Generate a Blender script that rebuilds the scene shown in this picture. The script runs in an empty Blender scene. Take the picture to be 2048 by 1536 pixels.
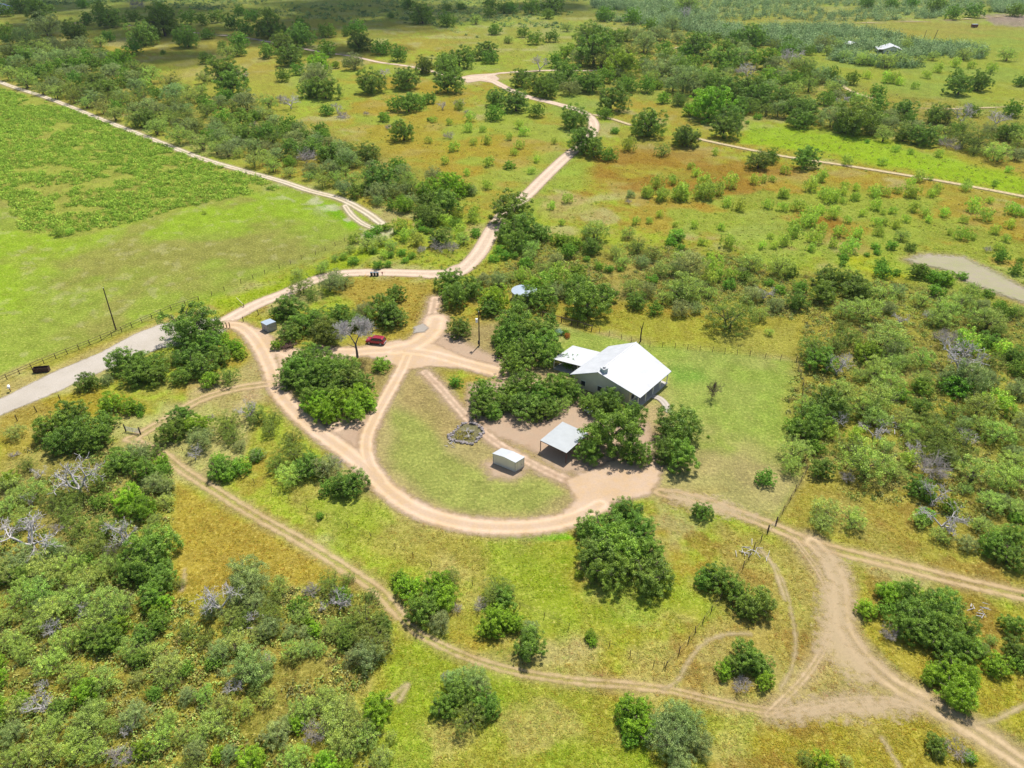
import bpy, bmesh, math, random
import numpy as np
from mathutils import Vector, Matrix

S = bpy.context.scene
COL = S.collection

# ------------------------------------------------------------------ camera
CF, CH, CP = 1420.0, 86.0, math.radians(34)
cam = bpy.data.cameras.new('camera'); cam.sensor_width = 36; cam.lens = CF / 2048 * 36
cam.clip_start = 1.0; cam.clip_end = 200000
camo = bpy.data.objects.new('camera', cam); COL.objects.link(camo)
camo.location = (0, 0, CH); camo.rotation_euler = (math.radians(90) - CP, 0, 0)
S.camera = camo

# ------------------------------------------------------------------ sky, sun
SUN_EL, SUN_AZ = math.radians(63), math.radians(24)       # azimuth from +Y towards +X
world = bpy.data.worlds.new("World"); S.world = world; world.use_nodes = True
wn = world.node_tree.nodes; wl = world.node_tree.links; wn.clear()
sky = wn.new('ShaderNodeTexSky'); sky.sky_type = 'NISHITA'; sky.sun_disc = False
sky.sun_elevation = SUN_EL; sky.sun_rotation = SUN_AZ; sky.air_density = 1.0; sky.dust_density = 1.5
bg = wn.new('ShaderNodeBackground'); bg.inputs[1].default_value = 0.105
wo = wn.new('ShaderNodeOutputWorld'); wl.new(sky.outputs[0], bg.inputs[0]); wl.new(bg.outputs[0], wo.inputs[0])
sl = bpy.data.lights.new('sun', 'SUN'); sl.energy = 4.7; sl.angle = math.radians(0.5); sl.color = (1.0, 0.955, 0.89)
so = bpy.data.objects.new('sun', sl); COL.objects.link(so)
sd = Vector((math.sin(SUN_AZ) * math.cos(SUN_EL), math.cos(SUN_AZ) * math.cos(SUN_EL), math.sin(SUN_EL)))
so.rotation_euler = sd.to_track_quat('Z', 'Y').to_euler(); so.location = (0, 0, 300)
S.view_settings.view_transform = 'Standard'; S.view_settings.look = 'None'
S.view_settings.exposure = 0.45; S.view_settings.gamma = 1.0

# ------------------------------------------------------------------ cloud
def build_cloud():
    r = random.Random(12); m = bpy.data.materials.new('cloud_vapour'); m.use_nodes = True; t = m.node_tree; t.nodes.clear()
    d = t.nodes.new('ShaderNodeBsdfDiffuse'); d.inputs[0].default_value = (.85, .86, .88, 1); tr = t.nodes.new('ShaderNodeBsdfTransparent')
    ns = t.nodes.new('ShaderNodeTexNoise'); ns.inputs['Scale'].default_value = .02; ns.inputs['Detail'].default_value = 5
    ge = t.nodes.new('ShaderNodeNewGeometry'); t.links.new(ge.outputs['Position'], ns.inputs['Vector'])
    mr = t.nodes.new('ShaderNodeMapRange'); mr.inputs[1].default_value = .35; mr.inputs[2].default_value = .65; mr.inputs[3].default_value = .06; mr.inputs[4].default_value = .34
    mx = t.nodes.new('ShaderNodeMixShader'); o = t.nodes.new('ShaderNodeOutputMaterial')
    t.links.new(ns.outputs[0], mr.inputs[0]); t.links.new(mr.outputs[0], mx.inputs[0]); t.links.new(tr.outputs[0], mx.inputs[1]); t.links.new(d.outputs[0], mx.inputs[2]); t.links.new(mx.outputs[0], o.inputs[0])
    bm = bmesh.new(); h = 900.0; k = h / math.tan(SUN_EL); ox, oy = k * math.sin(SUN_AZ), k * math.cos(SUN_AZ)
    for x, y, s in CLOUD_SHADOWS:
        for i in range(5):
            a = r.uniform(0, 6.28); q = r.uniform(0, .7) * s
            bmesh.ops.create_icosphere(bm, subdivisions=3, radius=1, matrix=Matrix.Translation((x + ox + q * math.cos(a), y + oy + q * math.sin(a), h + r.uniform(-10, 25))) @ Matrix.Diagonal((s * r.uniform(.5, .8), s * r.uniform(.45, .7), s * .3, 1)))
    for v in bm.verts: v.co += v.normal * 0 + Vector((r.gauss(0, 2.5), r.gauss(0, 2.5), r.gauss(0, 2.5)))
    me = bpy.data.meshes.new('cloud'); bm.to_mesh(me); bm.free(); me.materials.append(m)
    for p in me.polygons: p.use_smooth = True
    ob = bpy.data.objects.new('cloud', me); COL.objects.link(ob); ob['kind'] = 'structure'; ob['label'] = 'white fair weather cloud high above the far left of the ranch'
# where its shade falls on the ground (x, y, radius in metres)
CLOUD_SHADOWS = [(-330, 560, 60), (-250, 520, 50), (-400, 640, 80), (-280, 640, 80), (-180, 620, 60), (-120, 560, 42), (-160, 700, 90), (-60, 740, 80), (40, 800, 80), (-330, 760, 110), (-500, 800, 110), (-170, 850, 120)]
build_cloud()

# ------------------------------------------------------------------ helpers
def at(px, py, z=0.0):
    """ground (or height z) point that the photo shows at pixel px, py of 2048 x 1536"""
    u = (px - 1024) / CF; v = (py - 768) / CF
    d = (u, math.cos(CP) - v * math.sin(CP), -math.sin(CP) - v * math.cos(CP))
    t = (z - CH) / d[2]
    return Vector((d[0] * t, d[1] * t, z))
def depth(p):
    return p.y * math.cos(CP) + (CH - p.z) * math.sin(CP)
def lin(c):
    return tuple(((v / 255) / 12.92 if v <= 10 else ((v / 255 + .055) / 1.055) ** 2.4) for v in c)
def srgb_np(c, k=1.32):
    return np.array(lin(c)) / k
def _h(xi, yi, s):
    a = np.sin(xi * 127.1 + yi * 311.7 + s * 74.7) * 43758.5453
    return a - np.floor(a)
def vn(x, y, s=0):
    xi = np.floor(x); yi = np.floor(y); fx = x - xi; fy = y - yi
    fx = fx * fx * (3 - 2 * fx); fy = fy * fy * (3 - 2 * fy)
    a = _h(xi, yi, s); b = _h(xi + 1, yi, s); c = _h(xi, yi + 1, s); d = _h(xi + 1, yi + 1, s)
    return (a * (1 - fx) + b * fx) * (1 - fy) + (c * (1 - fx) + d * fx) * fy
def fbm(x, y, f, o=4, s=0):
    t = 0; a = .5; n = 0
    for i in range(o):
        c, q = math.cos(i * 1.1), math.sin(i * 1.1)
        t = t + a * vn((x * c - y * q) * f + 13.7 * i, (x * q + y * c) * f - 7.1 * i, s + i); n += a; a *= .5; f *= 2.07
    return t / n
def smooth(a, b, x):
    t = np.clip((x - a) / (b - a), 0, 1); return t * t * (3 - 2 * t)

def mat(name):
    m = bpy.data.materials.new(name); m.use_nodes = True
    m.node_tree.nodes.clear(); return m
class N:
    """tiny node helper"""
    def __init__(s, m): s.t = m.node_tree
    def n(s, ty, **k):
        nd = s.t.nodes.new(ty)
        ins = k.pop('ins', {})
        for a, b in k.items(): setattr(nd, a, b)
        for a, b in ins.items():
            if isinstance(b, bpy.types.NodeSocket): s.t.links.new(b, nd.inputs[a])
            else: nd.inputs[a].default_value = b
        return nd
    def math(s, op, a, b=0.0, c=None):
        i = {0: a, 1: b}
        if c is not None: i[2] = c
        return s.n('ShaderNodeMath', operation=op, ins=i).outputs[0]
    def mix(s, f, a, b, bt='MIX'):
        nd = s.t.nodes.new('ShaderNodeMix'); nd.data_type = 'RGBA'; nd.blend_type = bt
        for k, v in ((0, f), (6, a), (7, b)):
            if isinstance(v, bpy.types.NodeSocket): s.t.links.new(v, nd.inputs[k])
            else: nd.inputs[k].default_value = v if k == 0 else (*v, 1)[:4]
        return nd.outputs[2]
    def noise(s, vec, scale, detail=4, rough=.6):
        return s.n('ShaderNodeTexNoise', ins={'Vector': vec, 'Scale': scale, 'Detail': detail, 'Roughness': rough})
    def ramp(s, f, lo, hi, a=0.0, b=1.0):
        return s.n('ShaderNodeMapRange', ins={0: f, 1: lo, 2: hi, 3: a, 4: b}).outputs[0]
def simple(name, col, rough=.7, metal=0.0, var=.12, scale=3.0, spec=.3, bump=0.0):
    m = mat(name); g = N(m)
    tc = g.n('ShaderNodeTexCoord').outputs['Object']
    ns = g.noise(tc, scale, 5).outputs[0]
    k = g.ramp(ns, .3, .7, 1 - var, 1 + var)
    c = g.mix(1.0, col, (1, 1, 1), 'MULTIPLY')
    vm = g.n('ShaderNodeVectorMath', operation='SCALE', ins={0: c, 3: k}).outputs[0]
    b = g.n('ShaderNodeBsdfPrincipled', ins={'Base Color': vm, 'Roughness': rough, 'Metallic': metal, 'Specular IOR Level': spec})
    if bump:
        bp = g.n('ShaderNodeBump', ins={'Strength': bump, 'Height': ns, 'Distance': .05}); g.t.links.new(bp.outputs[0], b.inputs['Normal'])
    o = g.n('ShaderNodeOutputMaterial'); g.t.links.new(b.outputs[0], o.inputs[0]); return m

def link(name, me, parent=None):
    o = bpy.data.objects.new(name, me); COL.objects.link(o)
    if parent is not None: o.parent = parent
    return o
def tag(o, label, cat=None, group=None, kind=None):
    if label: o['label'] = label
    if cat: o['category'] = cat
    if group: o['group'] = group
    if kind: o['kind'] = kind
    return o
def empty(name, loc, rz=0, label=None, cat=None, group=None):
    o = bpy.data.objects.new(name, None); COL.objects.link(o); o.location = loc; o.rotation_euler = (0, 0, rz)
    o.empty_display_size = .5
    return tag(o, label, cat, group)

def np_mesh(name, verts, faces_flat, n_per, material=None, col=None, attrs=None, smooth_=False):
    """verts (n,3), faces_flat 1-D vertex indices, n_per sides per face"""
    me = bpy.data.meshes.new(name)
    nv = len(verts); nf = len(faces_flat) // n_per
    me.vertices.add(nv); me.vertices.foreach_set('co', np.asarray(verts, np.float32).ravel())
    me.loops.add(nf * n_per); me.loops.foreach_set('vertex_index', np.asarray(faces_flat, np.int32))
    me.polygons.add(nf)
    me.polygons.foreach_set('loop_start', np.arange(0, nf * n_per, n_per, dtype=np.int32))
    try: me.polygons.foreach_set('loop_total', np.full(nf, n_per, np.int32))
    except Exception: pass
    if smooth_: me.polygons.foreach_set('use_smooth', np.ones(nf, bool))
    me.update(calc_edges=True)
    if col is not None:
        a = me.attributes.new('tint', 'FLOAT_COLOR', 'POINT')
        c4 = np.ones((nv, 4), np.float32); c4[:, :3] = col; a.data.foreach_set('color', c4.ravel())
    for k, v in (attrs or {}).items():
        a = me.attributes.new(k, 'FLOAT', 'POINT'); a.data.foreach_set('value', np.asarray(v, np.float32))
    if material: me.materials.append(material)
    return me

class MB:
    """collects boxes, prisms and tubes in one bmesh"""
    def __init__(s): s.b = bmesh.new()
    def face(s, pts):
        return s.b.faces.new([s.b.verts.new(p) for p in pts])
    def box(s, c, d, rz=0.0, bev=0.0):
        m = Matrix.Translation(c) @ Matrix.Rotation(rz, 4, 'Z') @ Matrix.Diagonal((*d, 1))
        r = bmesh.ops.create_cube(s.b, size=1, matrix=m)
        if bev:
            e = list({e for v in r['verts'] for e in v.link_edges})
            bmesh.ops.bevel(s.b, geom=e, offset=bev, segments=2, affect='EDGES')
        return s
    def tube(s, p, q, r0, r1=None, n=8, cap=True):
        p = Vector(p); q = Vector(q); r1 = r0 if r1 is None else r1
        z = (q - p); L = z.length
        if L < 1e-6: return s
        R = z.to_track_quat('Z', 'Y').to_matrix().to_4x4()
        bmesh.ops.create_cone(s.b, cap_ends=cap, segments=n, radius1=r0, radius2=max(r1, 1e-4), depth=L,
                              matrix=Matrix.Translation((p + q) / 2) @ R)
        return s
    def slab(s, pts, t):
        """polygon in space (list of 3-D points) thickened downward by t"""
        top = [s.b.verts.new(p) for p in pts]; bot = [s.b.verts.new((p[0], p[1], p[2] - t)) for p in pts]
        s.b.faces.new(top); s.b.faces.new(bot[::-1]); n = len(pts)
        for i in range(n): s.b.faces.new((top[i], bot[i], bot[(i + 1) % n], top[(i + 1) % n]))
        return s
    def build(s, name, material, parent=None, smooth_=False):
        bmesh.ops.recalc_face_normals(s.b, faces=s.b.faces)
        me = bpy.data.meshes.new(name); s.b.to_mesh(me); s.b.free()
        if smooth_:
            for p in me.polygons: p.use_smooth = True
        me.materials.append(material)
        return link(name, me, parent)

# ------------------------------------------------------------------ ground sheet
def axis(lo, a, b, hi, st, st2):
    return np.concatenate([np.arange(lo, a, st2), np.arange(a, b, st), np.arange(b, hi + 1, st2)])
gx = axis(-900, -30, 2078, 2950, 2.5, 15)
gy = np.concatenate([[-170, -160, -145, -125, -100, -75, -55, -38, -24, -12], np.arange(-4, 1560, 2.5), np.arange(1560, 2300, 20)])
PX, PY = np.meshgrid(gx, gy)
u = (PX - 1024) / CF; v = (PY - 768) / CF
dz = -math.sin(CP) - v * math.cos(CP); dy = math.cos(CP) - v * math.sin(CP)
t = -CH / dz
GX = u * t; GY = dy * t
W_, H_ = len(gx), len(gy)
px = PX.ravel(); py = PY.ravel(); X = GX.ravel(); Y = GY.ravel()

def seg_dist(qx, qy, P, closed=False):
    P = np.asarray(P, float); d = np.full(qx.shape, 1e9)
    n = len(P)
    for i in range(n if closed else n - 1):
        a = P[i]; b = P[(i + 1) % n]; ab = b - a; L = ab @ ab + 1e-12
        tt = np.clip(((qx - a[0]) * ab[0] + (qy - a[1]) * ab[1]) / L, 0, 1)
        d = np.minimum(d, np.hypot(qx - a[0] - tt * ab[0], qy - a[1] - tt * ab[1]))
    return d
def inside(qx, qy, P):
    P = np.asarray(P, float); r = np.zeros(qx.shape, bool); n = len(P)
    for i in range(n):
        x1, y1 = P[i]; x2, y2 = P[(i + 1) % n]
        if y1 == y2: continue
        c = ((y1 > qy) != (y2 > qy)) & (qx < (x2 - x1) * (qy - y1) / (y2 - y1) + x1); r ^= c
    return r
def spline(P, k=6):
    P = [np.array(p, float) for p in P]; P = [2 * P[0] - P[1]] + P + [2 * P[-1] - P[-2]]; o = []
    for i in range(1, len(P) - 2):
        for j in range(k):
            t = j / k; a, b, c, d = P[i - 1], P[i], P[i + 1], P[i + 2]
            o.append(.5 * ((2 * b) + (c - a) * t + (2 * a - 5 * b + 4 * c - d) * t * t + (3 * b - a - 3 * c + d) * t ** 3))
    o.append(P[-2]); return np.array(o)

OCHRE, OLIVE, LIME, TANG, BROWN = (178, 160, 76), (168, 168, 80), (164, 184, 72), (194, 184, 134), (154, 136, 84)
LAWN, LAWNG, DIRT, PINK, GRAVEL = (150, 166, 88), (104, 160, 58), (214, 188, 152), (222, 188, 158), (206, 198, 190)
MUD, PALE, UNDER, YEL = (176, 165, 145), (216, 206, 182), (112, 122, 58), (180, 168, 72)
n1 = fbm(X, Y, .018, 4, 1); n2 = fbm(X, Y, .09, 4, 5); n3 = fbm(X, Y, .45, 3, 9); n4 = fbm(X, Y, .035, 4, 21)
C = np.empty((len(X), 3))
def lerp(m, c, k=1.0):
    global C
    m = (m * k)[:, None]; C = C * (1 - m) + srgb_np(c)[None] * m
C[:] = srgb_np(OLIVE)
lerp(smooth(.42, .62, n1 * .6 + n2 * .4), OCHRE)
lerp(smooth(.50, .66, n4 * .6 + n3 * .4), LIME, .75)
lerp(smooth(.58, .74, n2 * .5 + n3 * .5), BROWN, .5)
lerp(smooth(.54, .68, fbm(X, Y, .07, 4, 33)), TANG, .6)
def zone(poly, c, soft=14, amp=26, k=1.0, f=.12):
    P = np.array(poly, float); lo = P.min(0) - soft - amp - 5; hi = P.max(0) + soft + amp + 5
    ix = np.where((px > lo[0]) & (px < hi[0]) & (py > lo[1]) & (py < hi[1]))[0]
    if not len(ix): return
    qx, qy = px[ix], py[ix]
    d = seg_dist(qx, qy, P, True); d = np.where(inside(qx, qy, P), d, -d)
    d = d + (fbm(X[ix], Y[ix], f, 4, 77) - .5) * 2 * amp
    m = smooth(-soft, soft, d)[:, None] * k
    C[ix] = C[ix] * (1 - m) + srgb_np(c)[None] * m
def speckle(poly, c, f, lo, hi, k, soft=25, seed=3):
    P = np.array(poly, float); a = P.min(0) - soft; b = P.max(0) + soft
    ix = np.where((px > a[0]) & (px < b[0]) & (py > a[1]) & (py < b[1]))[0]
    if not len(ix): return
    d = seg_dist(px[ix], py[ix], P, True); d = np.where(inside(px[ix], py[ix], P), d, -d)
    m = (smooth(-soft, soft, d) * smooth(lo, hi, fbm(X[ix], Y[ix], f, 4, seed)) * k)[:, None]
    C[ix] = C[ix] * (1 - m) + srgb_np(c)[None] * m
# left pasture and brush field
PAST = [(-60, 160), (130, 205), (330, 285), (520, 350), (700, 395), (770, 460), (640, 515), (430, 595), (240, 665), (0, 750), (-60, 770)]
zone(PAST, (152, 168, 78), 10, 12)
speckle(PAST, (154, 182, 66), .03, .40, .62, .85)
speckle(PAST, (156, 150, 88), .05, .50, .68, .7, seed=8)
speckle(PAST, (196, 190, 140), .30, .62, .74, .35, seed=12)
FIELD = [(-60, 160), (130, 215), (330, 285), (520, 352), (560, 378), (430, 402), (330, 425), (245, 450), (130, 475), (40, 460), (15, 400), (-60, 395)]
zone(FIELD, (164, 172, 84), 6, 8)
speckle(FIELD, (160, 160, 84), .12, .5, .65, .7, seed=44)
zone([(560, 560), (620, 535), (700, 505), (760, 470), (800, 470), (760, 510), (680, 545), (600, 575), (480, 620), (430, 620), (430, 600)], (160, 178, 62), 8, 6)
zone([(620, 395), (680, 415), (720, 450), (700, 455), (650, 425)], (132, 178, 48), 8, 6)
speckle([(640, 400), (780, 450), (840, 460), (740, 480), (690, 450)], PALE, .2, .52, .6, .9, seed=5)
speckle([(560, 370), (660, 400), (650, 420), (540, 385)], PALE, .2, .55, .62, .7, seed=6)
# yellow-ochre meadows
zone([(620, 165), (760, 130), (900, 170), (960, 240), (1130, 230), (1130, 300), (1040, 380), (930, 420), (820, 330), (700, 260)], (176, 156, 68), 20, 34, .65)
zone([(360, 60), (700, 120), (760, 160), (620, 180), (560, 260), (420, 200), (330, 140)], (166, 158, 80), 20, 30, .5)
zone([(1180, 290), (1400, 300), (1700, 340), (2060, 400), (2060, 500), (1850, 480), (1500, 430), (1300, 410), (1150, 380)], (178, 152, 70), 20, 40, .6)
speckle([(1150, 280), (2060, 380), (2060, 520), (1150, 420)], (160, 122, 58), .05, .46, .60, .75, seed=61)
speckle([(1050, 380), (1500, 420), (1800, 520), (1500, 640), (1200, 560)], (188, 170, 112), .05, .46, .62, .75, seed=62)
zone([(1500, 245), (1700, 262), (1900, 310), (2060, 360), (2060, 395), (1800, 340), (1600, 300), (1480, 285)], (158, 190, 62), 10, 12, .9)
zone([(1480, 60), (2060, 60), (2060, 215), (1800, 200), (1620, 140)], (160, 172, 76), 20, 20, .8)
zone([(1620, 50), (1900, 46), (2060, 60), (2060, 80), (1700, 70)], (178, 160, 84), 8, 8, .8)
zone([(1700, 60), (1850, 55), (1830, 75), (1740, 72)], OCHRE, 8, 8, .6)
zone([(700, 555), (870, 565), (868, 600), (840, 650), (800, 660), (720, 610), (640, 560)], (174, 156, 78), 8, 8)
zone([(1100, 640), (1240, 620), (1500, 640), (1680, 640), (1660, 720), (1590, 716), (1300, 685), (1180, 655)], (168, 166, 74), 10, 14, .8)
zone([(1580, 600), (1700, 590), (1690, 700), (1610, 715)], YEL, 14, 14, .7)
zone([(1680, 520), (1800, 500), (1840, 560), (1760, 560)], (184, 190, 64), 12, 12, .8)
zone([(1760, 490), (1900, 480), (2060, 520), (2060, 545), (1900, 515), (1800, 520)], (184, 156, 76), 8, 8, .8)
zone([(1820, 790), (1950, 790), (1940, 830), (1830, 830)], YEL, 12, 12, .8)
zone([(0, 830), (170, 770), (250, 780), (300, 820), (60, 860), (90, 900), (0, 930)], (168, 148, 60), 12, 12, .7)
zone([(350, 960), (420, 1000), (620, 1100), (720, 1170), (560, 1180), (350, 1200), (340, 1050)], (178, 156, 76), 14, 16, .85)
zone([(560, 960), (700, 960), (850, 1040), (1130, 1070), (1140, 1200), (900, 1150), (750, 1110), (600, 1040)], (170, 164, 86), 14, 18, .8)
zone([(950, 1080), (1150, 1090), (1150, 1200), (1280, 1260), (1400, 1190), (1420, 1260), (1320, 1330), (1150, 1260)], (170, 176, 74), 14, 24, .8)
zone([(640, 1350), (1000, 1330), (1500, 1440), (1500, 1560), (640, 1560)], (162, 170, 74), 20, 34, .7)
zone([(1560, 950), (1700, 960), (1860, 1000), (2060, 1120), (2060, 1170), (1800, 1130), (1560, 1050)], (172, 160, 82), 10, 14, .7)
zone([(1440, 1060), (1640, 1100), (1700, 1300), (1600, 1420), (1480, 1420), (1380, 1330), (1430, 1200)], (180, 166, 100), 20, 22, .6)
zone([(1700, 1180), (2060, 1220), (2060, 1480), (1900, 1400), (1720, 1280)], (178, 160, 72), 16, 16, .6)
zone([(1540, 1420), (1800, 1400), (2060, 1540), (1560, 1560), (1500, 1500)], (176, 158, 70), 20, 20, .6)
zone([(-60, 1150), (360, 1150), (640, 1240), (780, 1380), (760, 1560), (-60, 1560)], (164, 150, 66), 30, 30, .55)
# yard
YARD = [(1085, 640), (1190, 668), (1300, 692), (1590, 722), (1604, 760), (1585, 850), (1606, 950), (1548, 1045), (1470, 1015), (1390, 985), (1300, 1000), (1000, 760), (1040, 680)]
zone(YARD, (160, 176, 88), 5, 3)
speckle(YARD, (184, 176, 116), .07, .46, .64, .7, seed=71)
zone([(1330, 700), (1420, 705), (1570, 735), (1580, 860), (1480, 880), (1360, 830), (1330, 740)], (152, 174, 84), 24, 16, .7)
zone([(1340, 735), (1400, 745), (1420, 765), (1350, 765)], (112, 164, 66), 18, 8, .7)
zone([(1330, 900), (1480, 900), (1600, 960), (1545, 1040), (1440, 1010), (1320, 990)], (184, 168, 120), 20, 16, .7)
zone([(1560, 1100), (1640, 1095), (1710, 1150), (1700, 1260), (1780, 1350), (1660, 1430), (1540, 1440), (1600, 1340), (1620, 1250), (1580, 1160)], (182, 166, 100), 30, 40, .5)
zone([(870, 560), (1000, 620), (1010, 760), (960, 860), (1180, 960), (1300, 985), (1330, 920), (1330, 820), (1150, 760), (1090, 690), (960, 600)], (188, 168, 126), 14, 14, .9)
zone([(860, 670), (1000, 640), (1020, 750), (930, 720)], (176, 156, 112), 10, 10, .9)
LOOP = [(800, 735), (860, 735), (910, 800), (980, 880), (1080, 930), (1150, 965), (1190, 995), (1130, 1030), (1000, 1045), (880, 1035), (800, 990), (752, 930), (750, 870), (770, 810)]
zone(LOOP, (176, 164, 112), 6, 4)
zone([(790, 830), (870, 820), (900, 900), (960, 930), (1040, 940), (1140, 985), (1060, 1035), (940, 1040), (840, 990), (790, 930)], (154, 172, 82), 18, 26, .65)
zone([(800, 720), (880, 740), (930, 830), (960, 900), (880, 880), (800, 800)], (176, 156, 106), 14, 12, .7)
zone([(990, 1070), (1130, 1066), (1150, 1078), (1020, 1084)], (128, 190, 40), 5, 3)
zone([(730, 700), (800, 712), (800, 760), (740, 800), (700, 760)], (158, 140, 96), 8, 8, .8)
zone([(480, 740), (520, 700), (545, 760), (520, 800), (450, 820), (380, 790)], (184, 168, 116), 10, 10, .7)
zone([(640, 840), (740, 830), (735, 900), (690, 900)], (180, 156, 116), 8, 8, .8)
zone([(0, 770), (150, 715), (300, 650), (420, 610), (440, 620), (320, 650), (200, 705), (0, 800)], (186, 172, 110), 5, 4, .9)
speckle([(380, 770), (540, 740), (540, 800), (400, 830)], DIRT, .15, .45, .6, .6, seed=90)
# pond mud
POND = [(1800, 520), (1850, 506), (1930, 512), (2000, 545), (2070, 585), (2070, 602), (1990, 590), (1935, 570), (1880, 540), (1830, 530)]
zone(POND, (170, 160, 140), 5, 5)
zone([(1840, 517), (1930, 522), (2010, 568), (1950, 560), (1880, 535)], (182, 176, 140), 6, 6, .6)
# far haze-green
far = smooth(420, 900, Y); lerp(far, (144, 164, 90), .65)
zone([(1960, 30), (2060, 28), (2060, 55), (1990, 50)], (168, 150, 134), 4, 4)
speckle([(560, 120), (1180, 120), (1180, 420), (900, 430), (620, 300)], (158, 178, 80), .045, .46, .60, .75, seed=101)
speckle([(1040, 330), (2060, 400), (2060, 640), (1040, 600)], (156, 178, 80), .05, .47, .60, .75, seed=102)
speckle([(1100, 60), (2060, 60), (2060, 260), (1100, 240)], (152, 172, 84), .03, .42, .58, .8, seed=103)
speckle([(560, 960), (1150, 1050), (1450, 1200), (1500, 1560), (640, 1560), (640, 1300), (800, 1200)], (188, 176, 112), .10, .52, .66, .6, seed=111)
speckle([(560, 960), (1150, 1050), (1450, 1200), (1500, 1560), (640, 1560), (640, 1300), (800, 1200)], (150, 172, 62), .07, .50, .64, .7, seed=112)
speckle([(1200, 980), (2060, 1000), (2060, 1560), (1200, 1560)], (160, 132, 72), .16, .56, .68, .6, seed=113)
# brushy floors of the thickets
THICK = [
 [(-60, 900), (250, 880), (350, 930), (340, 1200), (430, 1200), (500, 1140), (600, 1180), (760, 1190), (780, 1300), (700, 1400), (760, 1560), (-60, 1560)],
 [(1570, 800), (1620, 600), (1760, 560), (2060, 620), (2060, 1150), (1860, 1010), (1700, 1000), (1600, 930)],
 [(-60, 60), (150, 90), (380, 170), (660, 270), (950, 370), (900, 430), (700, 385), (430, 290), (200, 215), (-60, 150)],
 [(950, 560), (1100, 480), (1420, 500), (1640, 560), (1600, 640), (1250, 600), (1050, 600)],
 [(1180, 60), (1420, 60), (1700, 170), (2060, 240), (2060, 330), (1800, 280), (1560, 240), (1300, 190), (1100, 170)]]
for p in THICK: zone(p, (164, 156, 78), 25, 30, .6); speckle(p, (132, 128, 66), .12, .48, .66, .6, seed=15)

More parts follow.
